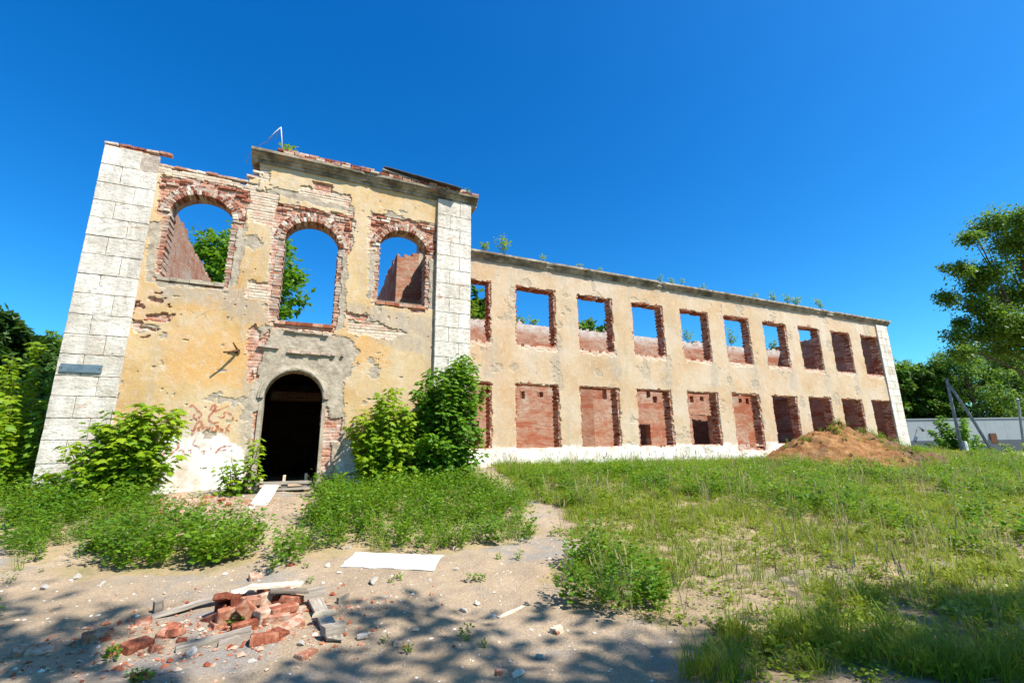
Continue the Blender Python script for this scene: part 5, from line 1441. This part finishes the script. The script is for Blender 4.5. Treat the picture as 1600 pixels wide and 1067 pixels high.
# leafy weeds
x, y = scatter(46000, -14, 32, 3, 15.2)
wx = x+(fbm(x*1.6, y*1.6, 41, 3)-.5)*.7; wy = y+(fbm(x*1.6, y*1.6, 51, 3)-.5)*.7
dens = np.zeros(len(x))
dens[inpoly(wx, wy, PATCH_L)] = .95; dens[inpoly(wx, wy, PATCH_C)] = 1.0; dens[inpoly(wx, wy, PATCH_M)] = .8
wing_strip = (x > 4.2) & (x < 18) & (y > 11.2) & inpoly(x, y, PATCH_R)
dens[wing_strip] = .5; dens[(x > 18) & (y > 13)] = .35; dens[(x < -5)] = np.maximum(dens[(x < -5)], .6)
dens[(x > 4.2) & (x < 12) & (y > 8) & inpoly(wx, wy, PATCH_R)] += .25
rt = (x > 8) & inpoly(x, y, PATCH_R); dens[rt] = np.maximum(dens[rt], np.where(fbm(x[rt]*.9, y[rt]*.9, 333, 3) > .57, .55, .04))
k = (rng.random(len(x)) < dens*.60) & free(x, y)
tall = .55+1.0*fbm(x*.7, y*.7, 610, 3)
tall = np.where((y > 12.2) & (x > 4.2), tall*.62, tall)
wv_ = [weed(i, 4, .36, .036, .13) for i in range(8)]+[weed(20+i, 4, .40, .062, .13, 7) for i in range(5)]
sheet_stuff('leafy_weeds', 'knee-high green leafy weeds growing in patches on the yard', 'weeds', wv_, x[k], y[k], .65, 1.35, M_WEED, tall[k])
# grass among the weeds and along the walls
x, y = scatter(16000, -14, 32, 3, 15.2)
wx = x+(fbm(x*1.6, y*1.6, 41, 3)-.5)*.7; wy = y+(fbm(x*1.6, y*1.6, 51, 3)-.5)*.7
k = (inpoly(wx, wy, PATCH_L) | inpoly(wx, wy, PATCH_C) | ((y > 12.5) & (x > 4.2)) | (x < -5)) & (rng.random(len(x)) < .16) & free(x, y)
sheet_stuff('weed_grass', 'long grass blades standing among the leafy weeds', 'grass', [tuft(60+i, 12, .36, .007, .07, .5) for i in range(8)], x[k], y[k], .6, 1.3, M_GRASS)
# shaded tussocks close by
x, y = scatter(9000, 2.0, 9.5, 1.4, 5.5)
k = inpoly(x, y, PATCH_S) & (rng.random(len(x)) < np.clip(1.6*fbm(x*1.2, y*1.2, 640, 3)-.62, .02, .30))
sheet_stuff('grass_tussocks', 'long green grass tussocks in the tree shade', 'grass', [tuft(80+i, 20, .26, .006, .09, .9) for i in range(8)], x[k], y[k], .6, 1.25, M_GRASS, sink=.0)
# low broad-leaved herbs
x, y = scatter(42000, 2.0, 30, 1.3, 14.8)
d = np.hypot(x, y)
k = inpoly(x, y, PATCH_R) & (rng.random(len(x)) < np.clip(2.4*fbm(x*.7, y*.7, 660, 4)-.62, .06, 1.0)*np.clip(10/d, .4, 1)*np.where(cover(x, y) < .5, .5, 1)) & free(x, y)
sheet_stuff('low_herbs', 'low yellow-green herbs creeping between the lawn grass', 'herbs', [weed(400+i, 3, .085, .034, .10, 4) for i in range(8)], x[k], y[k], .6, 1.7, M_HERB)
# dry stalks
x, y = scatter(5200, 2.5, 28, 1.6, 14.6)
k = (inpoly(x, y, PATCH_R)) & (rng.random(len(x)) < np.clip(.10+.9*(fbm(x*.6, y*.6, 700, 3)-.4), .03, .5)) & free(x, y)
sheet_stuff('dry_stalks', 'thin straw-coloured grass stalks scattered over the lawn', 'grass', [stalk(i, .5) for i in range(8)], x[k], y[k], .5, 1.25, M_STRAW)
x, y = scatter(16000, 2.5, 26, 1.6, 14.6)
k = inpoly(x, y, PATCH_R) & (rng.random(len(x)) < .55) & free(x, y)
flat_straw = [(lambda V, T, A: (V*[1, 1, .12], T, A))(*tuft(90+i, 5, .16, .006, .10, 1.4)) for i in range(6)]
sheet_stuff('straw_litter', 'flattened dry straw lying between the grass', 'straw', flat_straw, x[k], y[k], .6, 1.6, M_STRAW, sink=-.012)
# low sprouts on the bare places and the heap
x, y = scatter(3000, -5, 8, 3.6, 11.8)
k = (cover(x, y) < .3) & (rng.random(len(x)) < .07*np.clip(fbm(x*.8, y*.8, 810, 3)*3-1, 0, 1)+.01) & free(x, y)
sheet_stuff('low_sprouts', 'tiny green sprouts dotted over the sandy yard', 'weeds', [weed(70+i, 2, .09, .03, .05) for i in range(5)], x[k], y[k], .6, 1.5, M_WEED)
a_ = rng.integers(0, len(HEAPV), 700); hp = HEAPV[a_]
rel_ = (hp[:, :2]-HC) @ la
k = (rng.random(len(hp)) < np.where((rel_ > .7) & (rel_ < 2.8), .95, .18)) & (hp[:, 1] < 13.2)
hp = hp[k]
V, T, A = merge([weed(75+i, 3, .24, .05, .1) for i in range(5)]+[tuft(95, 10, .25, .012, .08, .5)], hp-[0, 0, .02], rng.uniform(0, 6.28, len(hp)), rng.uniform(.5, 1.3, len(hp)))
o = put('heap_weeds', mesh_np('heap_weeds', V, None, T, {'rnd': A}), M_WEED); tag(o, 'green weeds sprouting on the orange soil heap', 'weeds', kind='stuff')
# gravel and brick crumbs
def crumb(seed):
    r = np.random.default_rng(seed)
    V = np.array([(1, 0, 0), (-1, 0, 0), (0, 1, 0), (0, -1, 0), (0, 0, .7), (0, 0, -.5)], float)*r.uniform(.6, 1.3, (6, 1))+r.normal(0, .15, (6, 3))
    T = np.array([(0, 2, 4), (2, 1, 4), (1, 3, 4), (3, 0, 4), (2, 0, 5), (1, 2, 5), (3, 1, 5), (0, 3, 5)]); return V, T, np.full(6, r.random())
cr = [crumb(i) for i in range(12)]
M_CRUMB = Mat('gravel_crumbs'); M_CRUMB.bsdf(M_CRUMB.ramp(M_CRUMB.attr('rnd'), [(0.15, (0.22, 0.20, 0.18)), (0.4, (0.42, 0.37, 0.31)), (0.62, (0.62, 0.57, 0.50)), (0.9, (0.70, 0.66, 0.60))]), 0.95, None, 0.1); M_CRUMB = M_CRUMB.m
M_CRUMBR = Mat('brick_crumbs'); M_CRUMBR.bsdf(M_CRUMBR.ramp(M_CRUMBR.attr('rnd'), [(0.15, (0.24, 0.06, 0.03)), (0.5, (0.40, 0.145, 0.08)), (0.85, (0.54, 0.40, 0.30))]), 0.95, None, 0.1); M_CRUMBR = M_CRUMBR.m
x, y = scatter(15000, -7, 8, 2.8, 11.9)
k = (cover(x, y) < .3) & (rng.random(len(x)) < .25+.75*fbm(x*.9, y*.9, 820, 3)) & free(x, y)
sz = np.exp(rng.normal(-5.0, .55, k.sum()))
z = rough_ground(x[k], y[k])
V, T, A = merge(cr, np.stack([x[k], y[k], z], 1), rng.uniform(0, 6.28, k.sum()), np.clip(sz, .003, .035))
o = put('gravel', mesh_np('gravel', V, None, T, {'rnd': A}), M_CRUMB); tag(o, 'small pale gravel strewn over the sandy yard', 'gravel', kind='stuff')
c0 = np.array([gpt(u, v)[:2] for u, v in ((230, 790), (290, 785), (340, 782), (370, 790), (210, 800), (300, 1000), (250, 1000), (400, 985), (180, 990), (420, 1005), (520, 790), (340, 980))])
pk = rng.integers(0, len(c0), 2600); q = c0[pk]+rng.normal(0, 1, (2600, 2))*np.where(pk[:, None] < 5, [.5, .3], np.where(pk[:, None] == 10, [.6, .25], [.7, .35]))
k = free(q[:, 0], q[:, 1]); q = q[k]
V, T, A = merge(cr, np.column_stack([q, rough_ground(q[:, 0], q[:, 1])+.004]), rng.uniform(0, 6.28, len(q)), np.clip(np.exp(rng.normal(-4.6, .6, len(q))), .003, .035))
o = put('brick_rubble', mesh_np('brick_rubble', V, None, T, {'rnd': A}), M_CRUMBR); tag(o, 'red brick crumbs below the facade and around the brick heap', 'rubble', kind='stuff')
